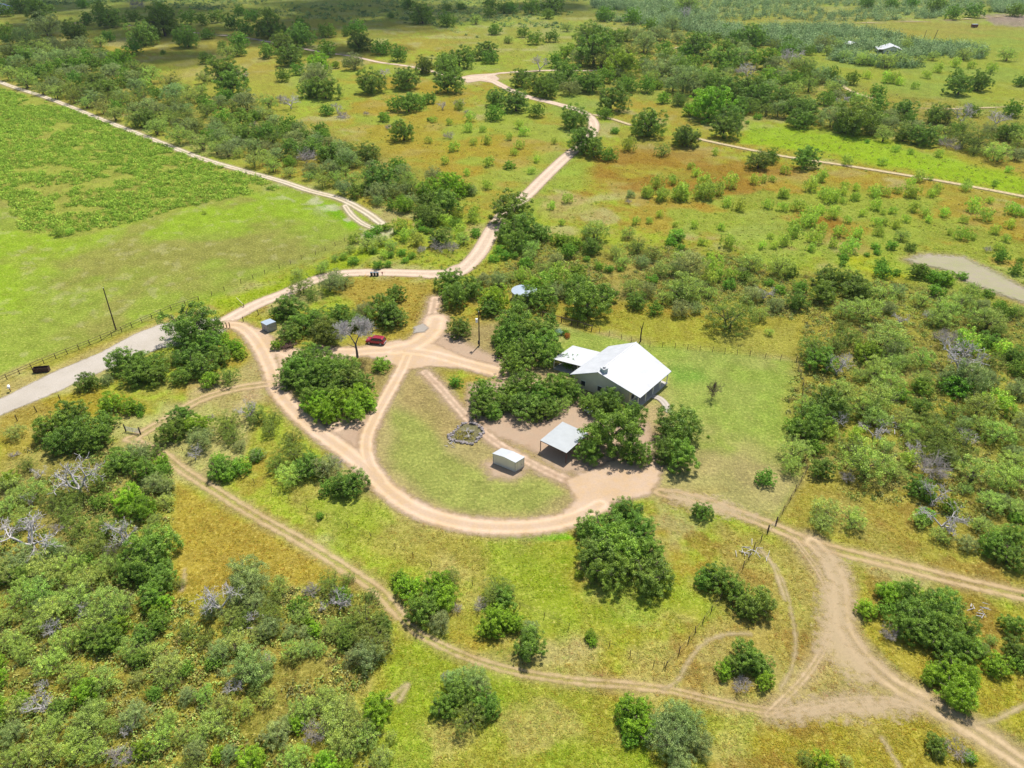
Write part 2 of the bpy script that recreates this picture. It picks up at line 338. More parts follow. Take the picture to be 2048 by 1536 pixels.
# ------------------------------------------------------------------ roads, drives and tracks
def wpts(P): return [tuple(at(*p)[:2]) for p in P]
vid = np.arange(W_ * H_).reshape(H_, W_)
road_i = [0]
bare = np.zeros(len(X))                 # 0 grass .. 1 bare; keeps tufts off the roads
def surf(name, color, label, lines=(), polys=(), ruts=0.0, breakup=.5, edge=.35, color2=None, halo=1.0, halo_k=.55, amax=1.0):
    """lines: [(pixel points, width in metres)], polys: [pixel points] -> one sheet a few mm above the ground"""
    global bare
    sdf = np.full(len(X), 1e3); dc = np.full(len(X), 9.0)
    for P, w in lines:
        Q = spline(wpts(P)); m = w / 2 + 4
        ix = np.where((X > Q[:, 0].min() - m) & (X < Q[:, 0].max() + m) & (Y > Q[:, 1].min() - m) & (Y < Q[:, 1].max() + m))[0]
        if not len(ix): continue
        d = seg_dist(X[ix], Y[ix], Q)
        near = d - w / 2 < sdf[ix]; s_ = sdf[ix]; s_[near] = (d - w / 2)[near]; sdf[ix] = s_
        q = dc[ix]; q[near] = d[near] / (w / 3.2); dc[ix] = q
    for P in polys:
        Q = np.array(wpts(P)); m = 4
        ix = np.where((X > Q[:, 0].min() - m) & (X < Q[:, 0].max() + m) & (Y > Q[:, 1].min() - m) & (Y < Q[:, 1].max() + m))[0]
        d = seg_dist(X[ix], Y[ix], Q, True); d = np.where(inside(X[ix], Y[ix], Q), -d, d)
        near = d < sdf[ix]; s_ = sdf[ix]; s_[near] = d[near]; sdf[ix] = s_
    # trodden shoulder on the ground itself
    mm = (1 - smooth(-.2, halo, sdf + (n3 - .5) * 1.2)) * halo_k
    C[:] = C * (1 - mm[:, None]) + srgb_np((186, 168, 120))[None] * mm[:, None]
    bare = np.maximum(bare, (1 - smooth(-.4, .5, sdf)) * min(1, amax * 1.2))
    V = (sdf < 1.1).reshape(H_, W_)
    Fm = V[:-1, :-1] | V[1:, :-1] | V[:-1, 1:] | V[1:, 1:]
    r, c = np.where(Fm)
    q = np.stack([vid[r, c], vid[r + 1, c], vid[r + 1, c + 1], vid[r, c + 1]], 1).ravel()
    un, inv = np.unique(q, return_inverse=True)
    road_i[0] += 1
    z = .012 + .006 * road_i[0]
    vs = np.stack([X[un], Y[un], np.full(len(un), z) * (1 + Y[un] / 150)], 1)
    m = mat(name); g = N(m)
    pos = g.n('ShaderNodeNewGeometry').outputs['Position']
    A = lambda k: g.n('ShaderNodeAttribute', attribute_name=k).outputs['Fac']
    nb = g.noise(pos, .7, 5, .65).outputs[0]; nf = g.noise(pos, 5.0, 4, .7).outputs[0]; nl = g.noise(pos, .12, 4).outputs[0]
    e = g.math('ADD', A('edge'), g.math('MULTIPLY', g.math('SUBTRACT', nb, .5), 2.2 * breakup))
    e = g.math('ADD', e, g.math('MULTIPLY', g.math('SUBTRACT', nf, .5), 1.0 * breakup))
    al = g.ramp(e, -edge, edge, amax, 0)
    if ruts:
        cc = g.math('ABSOLUTE', g.math('SUBTRACT', A('across'), .85))
        k = g.ramp(g.math('ADD', cc, g.math('MULTIPLY', g.math('SUBTRACT', nb, .5), 1.1)), .25, .75, 1, 1 - ruts)
        al = g.math('MULTIPLY', al, k)
    c1 = g.mix(g.ramp(g.math('ADD', g.math('MULTIPLY', nl, .5), g.math('MULTIPLY', nb, .5)), .40, .60), tuple(srgb_np(color)), tuple(srgb_np(color2 or color)))
    cc = g.math('ABSOLUTE', g.math('SUBTRACT', A('across'), .8))
    k = g.math('MULTIPLY', g.ramp(nf, .25, .75, .84, 1.12), g.ramp(nb, .3, .7, .92, 1.07))
    k = g.math('MULTIPLY', k, g.ramp(g.math('ADD', cc, g.math('MULTIPLY', g.math('SUBTRACT', nb, .5), .5)), 0, .5, 1.10, .88))
    k = g.math('MULTIPLY', k, g.ramp(g.noise(pos, 14.0, 2, .5).outputs[0], .36, .30, 1, .72))
    c2 = g.n('ShaderNodeVectorMath', operation='SCALE', ins={0: c1, 3: k}).outputs[0]
    bp = g.n('ShaderNodeBump', ins={'Strength': .5, 'Distance': .08, 'Height': nf})
    d = g.n('ShaderNodeBsdfDiffuse', ins={'Color': c2, 'Normal': bp.outputs[0]})
    tr = g.n('ShaderNodeBsdfTransparent')
    mx = g.n('ShaderNodeMixShader', ins={0: al, 1: tr.outputs[0], 2: d.outputs[0]})
    o = g.n('ShaderNodeOutputMaterial'); g.t.links.new(mx.outputs[0], o.inputs[0])
    me = np_mesh(name, vs, inv, 4, m, attrs={'edge': sdf[un], 'across': np.minimum(dc[un], 9)})
    return tag(link(name, me), label, None, None, 'structure')

surf('gravel_road', (210, 200, 186), 'pale grey gravel county road coming in from the left edge',
     polys=[[(-600, 1110), (-80, 836), (0, 798), (110, 743), (200, 706), (270, 668), (322, 648), (400, 640), (440, 636), (452, 660), (430, 684), (380, 690), (322, 696), (215, 738), (100, 790), (0, 831), (-80, 868), (-600, 1160)]],
     color2=(194, 184, 168), breakup=.5, halo=1.6)
surf('dirt_road', (208, 184, 160), 'pale pink dirt road winding away to the far trees',
     lines=[([(436, 652), (470, 632), (520, 606), (570, 587), (625, 562), (680, 548), (760, 545), (840, 547), (890, 547)], 4.6),
            ([(860, 549), (910, 546), (938, 528), (962, 500), (985, 460), (1012, 425), (1050, 394), (1090, 354), (1130, 316), (1165, 288), (1186, 262), (1184, 240), (1160, 222), (1110, 207), (1060, 195), (1020, 180), (985, 162), (955, 154), (930, 156)], 5.2),
            ([(960, 156), (990, 148), (1050, 143), (1120, 141), (1170, 142), (1200, 141)], 4.2),
            ([(945, 158), (900, 153), (850, 139), (800, 130), (760, 125), (700, 112), (640, 104), (560, 88), (480, 74), (400, 67), (330, 58), (240, 50), (150, 46)], 3.6)],
     polys=[[(880, 545), (905, 532), (945, 520), (950, 535), (920, 552), (880, 553)], [(918, 155), (940, 150), (985, 147), (1000, 158), (985, 166), (960, 162), (935, 166)]],
     color2=(216, 194, 170), breakup=.5, halo=1.2)
surf('dirt_yard', (212, 186, 158), 'bare sandy dirt around the carport and under the yard oaks',
     lines=[([(850, 745), (880, 775), (915, 815), (955, 855), (1000, 890), (1060, 925), (1110, 950), (1170, 975)], 2.6),
            ([(870, 598), (866, 620), (856, 650), (840, 690)], 3.4), ([(600, 760), (640, 730), (700, 710)], 2.5), ([(650, 865), (700, 845), (740, 850)], 4)],
     polys=[[(800, 700), (850, 662), (900, 668), (960, 700), (1000, 716), (1015, 765), (960, 742), (890, 720), (830, 712)], [(636, 846), (700, 832), (746, 840), (740, 910), (700, 908)], [(940, 770), (1010, 760), (1100, 790), (1190, 800), (1300, 850), (1320, 930), (1200, 950), (1120, 945), (1060, 900), (980, 870), (930, 820)], [(965, 930), (985, 955), (1030, 960), (1060, 935), (1010, 905)]],
     color2=(204, 174, 146), breakup=1.5, edge=1.1, ruts=.2, halo=2.5, halo_k=.6)
surf('driveway', (214, 188, 162), 'sandy pink loop driveway round the mown island',
     lines=[([(452, 650), (478, 652), (500, 668), (520, 695), (540, 735), (556, 780), (590, 822), (640, 866), (690, 902), (735, 940), (775, 980), (825, 1015), (885, 1038), (950, 1051), (1020, 1055), (1090, 1050), (1150, 1035), (1200, 1010)], 4.0),
            ([(640, 700), (690, 706), (740, 702), (790, 700), (850, 706), (900, 718), (950, 732), (1010, 748), (1060, 765)], 4.6),
            ([(815, 712), (800, 745), (775, 790), (748, 840), (733, 880), (738, 925), (765, 965)], 3.2),
            ([(560, 700), (600, 712), (650, 706), (700, 704)], 4.5),
            ([(790, 700), (830, 690), (862, 665), (872, 640)], 6.5)],
     polys=[[(1130, 960), (1180, 940), (1240, 915), (1325, 925), (1318, 965), (1300, 990), (1220, 1008), (1160, 1030), (1120, 1030), (1150, 1000)],
            [(470, 640), (500, 655), (530, 660), (560, 690), (545, 740), (520, 700), (490, 670)],
            [(690, 703), (740, 690), (800, 680), (870, 688), (940, 718), (1000, 742), (940, 738), (860, 733), (810, 742), (770, 722)],
            [(545, 690), (590, 700), (645, 710), (600, 742), (560, 742)]],
     color2=(206, 176, 138), breakup=.8, edge=.6, halo=2.2)
surf('field_track', (206, 190, 158), 'pale stony track running beside the brushy left field',
     lines=[([(-300, 50), (-180, 94), (-60, 140), (20, 172), (100, 198), (200, 238), (300, 277), (400, 316), (480, 340), (560, 362), (620, 382), (680, 398), (730, 424), (762, 447)], 3.4),
            ([(690, 412), (705, 432), (730, 450), (758, 460)], 2.4)],
     color2=(214, 202, 178), breakup=.9, edge=.6, ruts=.35, halo=1.8)
surf('ranch_track', (222, 194, 152), 'tan two-rut ranch track in the lower half of the photo',
     lines=[([(540, 768), (470, 778), (400, 800), (345, 832), (300, 858), (265, 878)], 3.2),
            ([(258, 878), (320, 905), (365, 940), (425, 978), (500, 1025), (590, 1075), (660, 1118), (710, 1150), (760, 1185), (800, 1230)], 2.6), ([(800, 1230), (830, 1262), (880, 1290), (950, 1320), (1040, 1345), (1150, 1362), (1250, 1370), (1340, 1380)], 1.7), ([(1340, 1380), (1430, 1402), (1540, 1422), (1660, 1420), (1800, 1408)], 1.4),
            ([(1320, 985), (1400, 1000), (1480, 1028), (1545, 1053), (1620, 1085), (1700, 1108), (1800, 1132), (1900, 1158), (2070, 1196), (2250, 1232), (2450, 1262)], 3.2)],
     color2=(210, 180, 136), breakup=1.1, edge=.8, ruts=.8, amax=.62, halo=1.2, halo_k=.35)
surf('ranch_road', (220, 194, 154), 'wide worn dirt ranch road curving down to the lower right corner',
     lines=[([(1625, 1085), (1655, 1120), (1678, 1165), (1682, 1215), (1690, 1262), (1730, 1318), (1790, 1370), (1870, 1415), (1960, 1470), (2080, 1550), (2220, 1660)], 3.6),
            ([(1590, 1080), (1640, 1150), (1665, 1220), (1650, 1290), (1605, 1360), (1535, 1430)], 1.2),
            ([(1550, 1432), (1640, 1408), (1760, 1400), (1850, 1420)], 1.3)],
     color2=(210, 184, 142), breakup=1.8, edge=1.2, ruts=.55, amax=.75, halo=1.8, halo_k=.75)
surf('bare_patch', (222, 198, 158), 'patchy bare sand where the ranch tracks meet at the lower right',
     polys=[[(1630, 1095), (1690, 1125), (1698, 1200), (1694, 1265), (1765, 1345), (1720, 1372), (1640, 1300), (1636, 1220), (1650, 1160)], [(1580, 1410), (1700, 1395), (1860, 1405), (1800, 1432), (1560, 1440)], [(1340, 985), (1440, 1000), (1520, 1040), (1440, 1030), (1350, 1010)]], breakup=5, edge=1.4, amax=.6, halo=.5, halo_k=.05)
surf('footpath', (206, 186, 144), 'narrow pale cattle paths through the dry grass',
     lines=[([(1330, 1378), (1358, 1358), (1380, 1318), (1410, 1286), (1450, 1270), (1500, 1268)], .32),
            ([(1550, 1130), (1572, 1180), (1590, 1270), (1585, 1330), (1560, 1380)], .25),
            ([(1765, 1480), (1790, 1520), (1810, 1560)], .4), ([(2060, 1405), (1990, 1440), (1940, 1450)], .4),
            ([(1520, 1100), (1545, 1130), (1570, 1200)], .5), ([(800, 1400), (815, 1370), (780, 1395)], .5), ([(370, 1140), (365, 1180)], .5)],
     breakup=.6, edge=.35, amax=.75, halo=.5, halo_k=.35)
surf('pasture_track', (200, 182, 142), 'thin two-rut track crossing the green meadow on the right',
     lines=[([(1390, 277), (1450, 290), (1560, 312), (1640, 324), (1750, 341), (1900, 366), (2070, 398), (2300, 445), (2500, 480)], 2.6),
            ([(1186, 230), (1215, 236), (1260, 250)], 2.4), ([(1678, 160), (1690, 176), (1715, 188), (1745, 197)], 2.4), ([(1840, 217), (1920, 218), (2060, 212)], 2.2),
            ([(1615, 48), (1700, 47), (1800, 44), (1900, 41), (2060, 28)], 4.0), ([(1320, 102), (1350, 97), (1375, 92)], 3.5), ([(1280, 28), (1300, 22), (1330, 18)], 4.0),
            ([(1420, 58), (1450, 52), (1490, 54)], 5)],
     breakup=.6, edge=.5, ruts=.3, halo=1.6)
surf('garden_path', (196, 186, 172), 'curved concrete garden path from the porch',
     lines=[([(1300, 792), (1318, 797), (1330, 808), (1336, 822)], 1.5)], breakup=.05, edge=.1, halo=.2)
surf('parking_pad', (178, 170, 158), 'grey gravel patch beside the upper driveway',
     polys=[[(828, 655), (845, 648), (858, 655), (850, 665), (828, 667)]], breakup=.8, halo=.6)
surf('pond_bed', (182, 170, 150), 'cracked pale mud of a nearly dry pond at the right edge',
     polys=[[(1812, 520), (1850, 509), (1925, 515), (1990, 545), (2070, 590), (2140, 640), (2120, 652), (2050, 608), (1990, 586), (1935, 566), (1890, 540), (1830, 528)]],
     color2=(170, 168, 128), breakup=2.6, edge=1.2, halo=4, halo_k=.7)

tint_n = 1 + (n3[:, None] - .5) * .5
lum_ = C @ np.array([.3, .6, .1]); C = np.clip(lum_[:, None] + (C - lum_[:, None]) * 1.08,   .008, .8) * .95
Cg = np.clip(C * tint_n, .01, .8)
m = mat('ground'); g = N(m)
pos = g.n('ShaderNodeNewGeometry').outputs['Position']
base = g.n('ShaderNodeAttribute', attribute_name='tint').outputs['Color']
f1 = g.noise(pos, 1.6, 6, .72).outputs[0]; f2 = g.noise(pos, 7.0, 4, .7).outputs[0]; f3 = g.noise(pos, .35, 5, .65).outputs[0]
c = g.mix(g.ramp(f3, .54, .72, 0, .25), base, tuple(srgb_np((140, 122, 72))))
c = g.mix(g.ramp(f1, .54, .68, 0, .55), c, tuple(srgb_np((204, 190, 110))))
c = g.mix(g.ramp(f1, .42, .28, 0, .4), c, tuple(srgb_np((108, 114, 52))))
f4 = g.noise(pos, 2.9, 3, .6).outputs[0]
c = g.mix(g.ramp(f4, .60, .68, 0, .5), c, tuple(srgb_np((104, 116, 56))))
c = g.mix(g.ramp(f4, .40, .33, 0, .4), c, tuple(srgb_np((206, 192, 128))))
k = g.math('MULTIPLY', g.ramp(f1, .3, .7, .68, 1.32), g.ramp(f2, .28, .72, .62, 1.42))
c = g.n('ShaderNodeVectorMath', operation='SCALE', ins={0: c, 3: k}).outputs[0]
hh = g.math('ADD', f1, g.math('MULTIPLY', f2, .35))
bp = g.n('ShaderNodeBump', ins={'Strength': .9, 'Distance': .35, 'Height': hh})
d = g.n('ShaderNodeBsdfDiffuse', ins={'Color': c, 'Normal': bp.outputs[0], 'Roughness': .6})
o = g.n('ShaderNodeOutputMaterial'); g.t.links.new(d.outputs[0], o.inputs[0])
q = np.stack([vid[:-1, :-1], vid[1:, :-1], vid[1:, 1:], vid[:-1, 1:]], -1).reshape(-1)
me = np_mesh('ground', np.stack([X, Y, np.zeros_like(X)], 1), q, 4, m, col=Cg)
tag(link('ground', me), 'dry ranch grassland in ochre and green', None, None, 'structure')

# ------------------------------------------------------------------ vegetation kit
rng = np.random.default_rng(7)
def leaf_mat(name, trans=.26):
    m = mat(name); g = N(m)
    oi = g.n('ShaderNodeObjectInfo'); geo = g.n('ShaderNodeNewGeometry')
    tc = g.n('ShaderNodeTexCoord').outputs['Object']
    r = geo.outputs['Random Per Island']
    nn = g.noise(tc, 7.0, 3).outputs[0]
    k = g.math('MULTIPLY', g.ramp(r, 0, 1, .5, 1.5), g.ramp(nn, .32, .68, .55, 1.4))
    c = g.mix(g.ramp(nn, .35, .7, 0, .45), oi.outputs['Color'], g.mix(1.0, oi.outputs['Color'], (1.5, 1.15, .55), 'MULTIPLY'))
    c = g.n('ShaderNodeVectorMath', operation='SCALE', ins={0: c, 3: k}).outputs[0]
    d = g.n('ShaderNodeBsdfDiffuse', ins={'Color': c}); t_ = g.n('ShaderNodeBsdfTranslucent', ins={'Color': c})
    gl = g.n('ShaderNodeBsdfGlossy', ins={'Color': (.8, .85, .8, 1), 'Roughness': .45})
    mx = g.n('ShaderNodeMixShader', ins={0: trans, 1: d.outputs[0], 2: t_.outputs[0]})
    m2 = g.n('ShaderNodeMixShader', ins={0: .02, 1: mx.outputs[0], 2: gl.outputs[0]})
    o = g.n('ShaderNodeOutputMaterial'); g.t.links.new(m2.outputs[0], o.inputs[0]); return m
M_LEAF = leaf_mat('foliage')
M_BARK = simple('bark', (.11, .085, .065), .9, var=.4, scale=6)
M_DEAD = simple('bleached_wood', (.46, .43, .41), .85, var=.3, scale=5)
M_TWIG = simple('grey_twigs', (.36, .32, .30), .9, var=.35, scale=8)

def leaves(cen, nrm, size, asp=.55, r=rng, spread=.8):
    """diamond leaf sprays, facing roughly along nrm"""
    n = len(cen)
    nn = nrm + r.normal(0, spread, (n, 3)); nn /= np.linalg.norm(nn, axis=1)[:, None] + 1e-9
    a = np.cross(nn, r.normal(0, 1, (n, 3))); a /= np.linalg.norm(a, axis=1)[:, None] + 1e-9
    b = np.cross(nn, a)
    s = (size * r.uniform(.6, 1.4, n))[:, None]
    v = np.stack([cen + a * s, cen + b * s * asp + nn * s * .18, cen - a * s, cen - b * s * asp + nn * s * .18], 1)
    return v.reshape(-1, 3)
def sph(n, r):
    v = r.normal(0, 1, (n, 3)); return v / np.linalg.norm(v, axis=1)[:, None]
def crown(seed, nl, lobes, cl, zc, zr, lobe_r, clump_r, leaf, low=-.35, fill=.25, asp=.55, spread=.8):
    """unit-width crown: lobes spread over a flattened dome, clumps over each lobe, leaves over each clump"""
    r = np.random.default_rng(seed); out = []
    L = []
    for i in range(lobes):
        a = i * 2.4 + r.uniform(-.5, .5); q = math.sqrt((i + .4) / lobes) * (.5 - lobe_r) * 1.05
        z = zc + zr * ((1 - (q / .5) ** 2) * r.uniform(.15, .62) - .30 * (i % 2) - .1)
        L.append((q * math.cos(a), q * math.sin(a), z, lobe_r * r.uniform(.75, 1.25)))
    L += [(x * 1.12, y * 1.12, z * .42, r_ * .95) for x, y, z, r_ in L[::2] if z > lobe_r * .9]     # skirts that reach down towards the ground
    per = max(4, nl // (len(L) * cl))
    for lx, ly, lz, lr in L:
        d = sph(cl * 2, r); d = d[d[:, 2] > low][:cl]
        p = d * lr * r.uniform(.75, 1.05, (len(d), 1)) * np.array([1, 1, .95]) + (lx, ly, lz)
        for c, dd in zip(p, d):
            k = int(per * r.uniform(.6, 1.4)); o = sph(k, r)
            rad = clump_r * r.uniform(.7, 1.35)
            q = c + o * rad * (r.uniform(0, 1, (k, 1)) ** .4) * np.array([1, 1, .7])
            out.append(leaves(q, o * .7 + dd * .5 + (0, 0, .45), leaf, asp, r, spread))
    v = np.concatenate(out)
    v[:, 2] = np.maximum(v[:, 2], .015)
    sc = .5 / np.quantile(np.hypot(v[:, 0], v[:, 1]), .985); v[:, :2] *= sc
    return np_mesh('crown', v, np.arange(len(v)), 4, M_LEAF)
def tubes_mesh(name, segs, material, n=5):
    """segs: [(p, q, r0, r1)] -> one mesh of open tapering tubes"""
    P = np.array([s[0] for s in segs], float); Q = np.array([s[1] for s in segs], float)
    R0 = np.array([s[2] for s in segs]); R1 = np.array([s[3] for s in segs])
    d = Q - P; d /= np.linalg.norm(d, axis=1)[:, None] + 1e-9
    up = np.where(np.abs(d[:, 2:3]) > .9, np.array([[1., 0, 0]]), np.array([[0, 0, 1.]]))
    a = np.cross(d, up); a /= np.linalg.norm(a, axis=1)[:, None]; b = np.cross(d, a)
    vs = []
    for k in range(n):
        an = 2 * math.pi * k / n; w = a * math.cos(an) + b * math.sin(an)
        vs.append(P + w * R0[:, None]); vs.append(Q + w * R1[:, None])
    V = np.stack(vs, 1).reshape(-1, 3); m_ = len(segs)
    base = (np.arange(m_) * 2 * n)[:, None]
    f = []
    for k in range(n):
        j = (k + 1) % n; f.append(base + np.array([[2 * k, 2 * j, 2 * j + 1, 2 * k + 1]]))
    F = np.stack(f, 1).reshape(-1)
    return np_mesh(name, V, F, 4, material, smooth_=True)
def grow(seed, start, dirs, length, rad, levels, kids, wig=.35, up=.12, shrink=.68, steps=3, rmin=.0015):
    r = random.Random(seed); segs = []
    def rec(p, d, L, R, lv):
        p = Vector(p); d = Vector(d).normalized()
        for s in range(steps):
            d = (d + Vector((r.gauss(0, wig), r.gauss(0, wig), r.gauss(0, wig) * .7 + up))).normalized() if (s or lv < levels) else d
            q = p + d * (L / steps); R2 = max(R * .86, rmin)
            segs.append((tuple(p), tuple(q), R, R2)); p, R = q, R2
            if lv > 0 and (s > 0 or lv < levels):
                for _ in range(kids if s == steps - 1 else max(1, kids - 2)):
                    nd = (d + Vector((r.gauss(0, .75), r.gauss(0, .75), r.gauss(0, .5)))).normalized()
                    rec(p, nd, L * shrink * r.uniform(.7, 1.15), R * .68, lv - 1)
    for d in dirs: rec(start, d, length * r.uniform(.8, 1.2), rad, levels)
    return segs
def limbs(seed, h, spreadr, rad, n=5, stems=1):
    r = random.Random(seed); segs = []
    for s in range(stems):
        a0 = r.uniform(0, 6.28); off = Vector((math.cos(a0), math.sin(a0), 0)) * (.05 if stems > 1 else 0)
        p = Vector((off.x, off.y, -.02)); lean = Vector((r.uniform(-.12, .12), r.uniform(-.12, .12), 1)) + off * 3
        q = p + lean.normalized() * h * .42; segs.append((tuple(p), tuple(q), rad * 1.35, rad * .85))
        for i in range(n):
            a = i * 6.28 / n + r.uniform(-.5, .5); c = q
            d = Vector((math.cos(a), math.sin(a), r.uniform(.5, 1.1))).normalized(); R = rad * .6
            for j in range(4):
                e = c + d * spreadr * .3; segs.append((tuple(c), tuple(e), R, R * .72)); c = e; R *= .72
                d = (d + Vector((r.gauss(0, .3), r.gauss(0, .3), r.gauss(.0, .2)))).normalized()
                if j > 0:
                    f = c + (d + Vector((r.gauss(0, .7), r.gauss(0, .7), .1))).normalized() * spreadr * .22; segs.append((tuple(c), tuple(f), R * .7, R * .4))
    return tubes_mesh('trunk', segs, M_BARK, 5)

KIT = {
 'oak': dict(crowns=[crown(10 + i, 24000, [12, 14, 11, 15, 13, 9][i], 15, .34, .46, .185, .052, .0105, low=-.95) for i in range(6)],
             trunks=[limbs(50 + i, .50, .38, .028, 5) for i in range(3)], zc=.36),
 'cedar': dict(crowns=[crown(30 + i, 13000, 7 + 2 * i, 20, .32, .42, .21, .045, .0095, low=-.8, asp=.4) for i in range(3)],
               trunks=[limbs(60 + i, .5, .3, .022, 4, 2) for i in range(2)], zc=.36),
 'grey': dict(crowns=[crown(40 + i, 15000, 10 + i, 16, .34, .46, .17, .06, .0105, low=-.6, asp=.45, spread=1.2) for i in range(3)],
              trunks=[limbs(70 + i, .5, .36, .018, 5, 3) for i in range(2)], zc=.36),
 'mesq': dict(crowns=[crown(80 + i, 8200, 12 + 2 * i, 11, .36, .48, .15, .055, .0125, low=-.5, asp=.42, spread=1.2) for i in range(4)],
              trunks=[limbs(90 + i, .5, .42, .018, 5, 3) for i in range(3)], zc=.36),
 'mshrub': dict(crowns=[crown(120 + i, 3400, 6 + i, 12, .30, .46, .19, .07, .021, low=-.8, asp=.45, spread=1.1) for i in range(4)], trunks=None, zc=.30),
 'bush': dict(crowns=[crown(100 + i, 5000, 6 + i, 14, .26, .34, .20, .075, .02, low=-.9) for i in range(3)], trunks=None, zc=.28),
}
DEADT = [tubes_mesh('branches', grow(200 + i, (0, 0, .08), [(.6, .2, 1), (-.7, .3, .8), (.1, -.8, .7), (.2, .7, .8)][:3 + i % 2], .26, .022, 3, 3, .3, .04, .66, rmin=.0028), M_DEAD, 4) for i in range(4)]
DTRUNK = [tubes_mesh('trunk', [((0, 0, -.02), (.01, 0, .09), .03, .02)], M_DEAD, 6)]
TWIGS = [tubes_mesh('twigs', grow(220 + i, (0, 0, .02), [(math.cos(k) * .9, math.sin(k) * .9, .8) for k in (0, 1, 2, 3, 4, 5)], .22, .007, 2, 5, .28, .03, .7, rmin=.0022), M_TWIG, 3) for i in range(2)]

TWIGP = TWIGS[0].copy(); TWIGP.materials.clear(); TWIGP.materials.append(simple('purple_twigs', (.10, .05, .07), .9, 0, .3, 6))
def leafcol(c, j=0.0):
    b = np.array(lin(c)) * 1.28; b = np.clip(b.mean() + (b - b.mean()) * 1.12, .01, 1)
    return tuple(np.clip(b * (1 + rng.normal(0, j + .07)) * (1 + rng.normal(0, .05, 3)), .01, .9)) + (1,)
# kind code -> kit, object name, leaf colour (as it looks in sun), category, words
KINDS = {
 'o': ('oak', 'oak_tree', (108, 136, 62), 'tree', 'dark green live oak'),
 'O': ('oak', 'leafy_tree', (124, 156, 58), 'tree', 'fresh green leafy tree'),
 'c': ('cedar', 'cedar_tree', (114, 132, 66), 'tree', 'dense olive green cedar'),
 'g': ('grey', 'brush_tree', (134, 152, 100), 'tree', 'grey green brushy tree'),
 'm': ('mesq', 'mesquite_tree', (146, 168, 92), 'tree', 'pale green feathery mesquite'),
 'b': ('bush', 'shrub', (108, 148, 58), 'shrub', 'rounded green shrub'),
 's': ('mshrub', 'mesquite_shrub', (156, 180, 88), 'shrub', 'small bright mesquite shrub'),
 'D': ('dead', 'dead_tree', None, 'dead tree', 'bare bleached dead tree'),
 'w': ('twig', 'dead_bush', None, 'dead bush', 'leafless grey twiggy bush'),
}
PLANTS = []
def plant(code, cx, cy, w, label=None, col=None, hz=1.0):
    if code == 's': hz = 1.35
    kit, name, c, cat, words = KINDS[code]
    zk = KIT[kit]['zc'] if kit in KIT else (.30 if kit == 'dead' else .2)
    zc = 0.0
    for _ in range(4):
        p = at(cx, cy, zc); Wm = w * depth(p) / CF; zc = min(zk * Wm * hz, 12)
    x, y = p.x, p.y; i = len(PLANTS)
    e = empty(name, (x, y, 0), rng.uniform(0, 6.28)); s = Wm * {'m': 1.1, 's': 1.3, 'D': 1.3, 'w': 1.3}.get(code, 1.07) * (1 + .22 * min(1, max(0, (p.y - 230) / 200)))
    e.scale = (s, s, s * hz * rng.uniform(.92, 1.08))
    if kit in KIT:
        K = KIT[kit]
        if cat == 'tree' or K['trunks'] and w > 40:
            c_ = link('crown', K['crowns'][i % len(K['crowns'])], e); c_.color = leafcol(col or c)
            if K['trunks']: link('trunk', K['trunks'][i % len(K['trunks'])], e)
        else:
            bpy.data.objects.remove(e); e = link(name, K['crowns'][i % len(K['crowns'])])
            e.location = (x, y, 0); e.rotation_euler = (0, 0, rng.uniform(0, 6.28)); e.scale = (s, s, s * hz); e.color = leafcol(col or c)
    elif kit == 'dead':
        link('branches', DEADT[i % 4], e); link('trunk', DTRUNK[0], e)
    else:
        bpy.data.objects.remove(e); e = link(name, TWIGP if hz > 2 else TWIGS[i % 2]); e.location = (x, y, 0); e.scale = (s, s, s * hz); e.rotation_euler = (0, 0, rng.uniform(0, 6.28))
    e['category'] = cat
    PLANTS.append(dict(o=e, code=code, cx=cx, cy=cy, w=w, W=Wm, words=words, label=label, x=x, y=y))
    return e

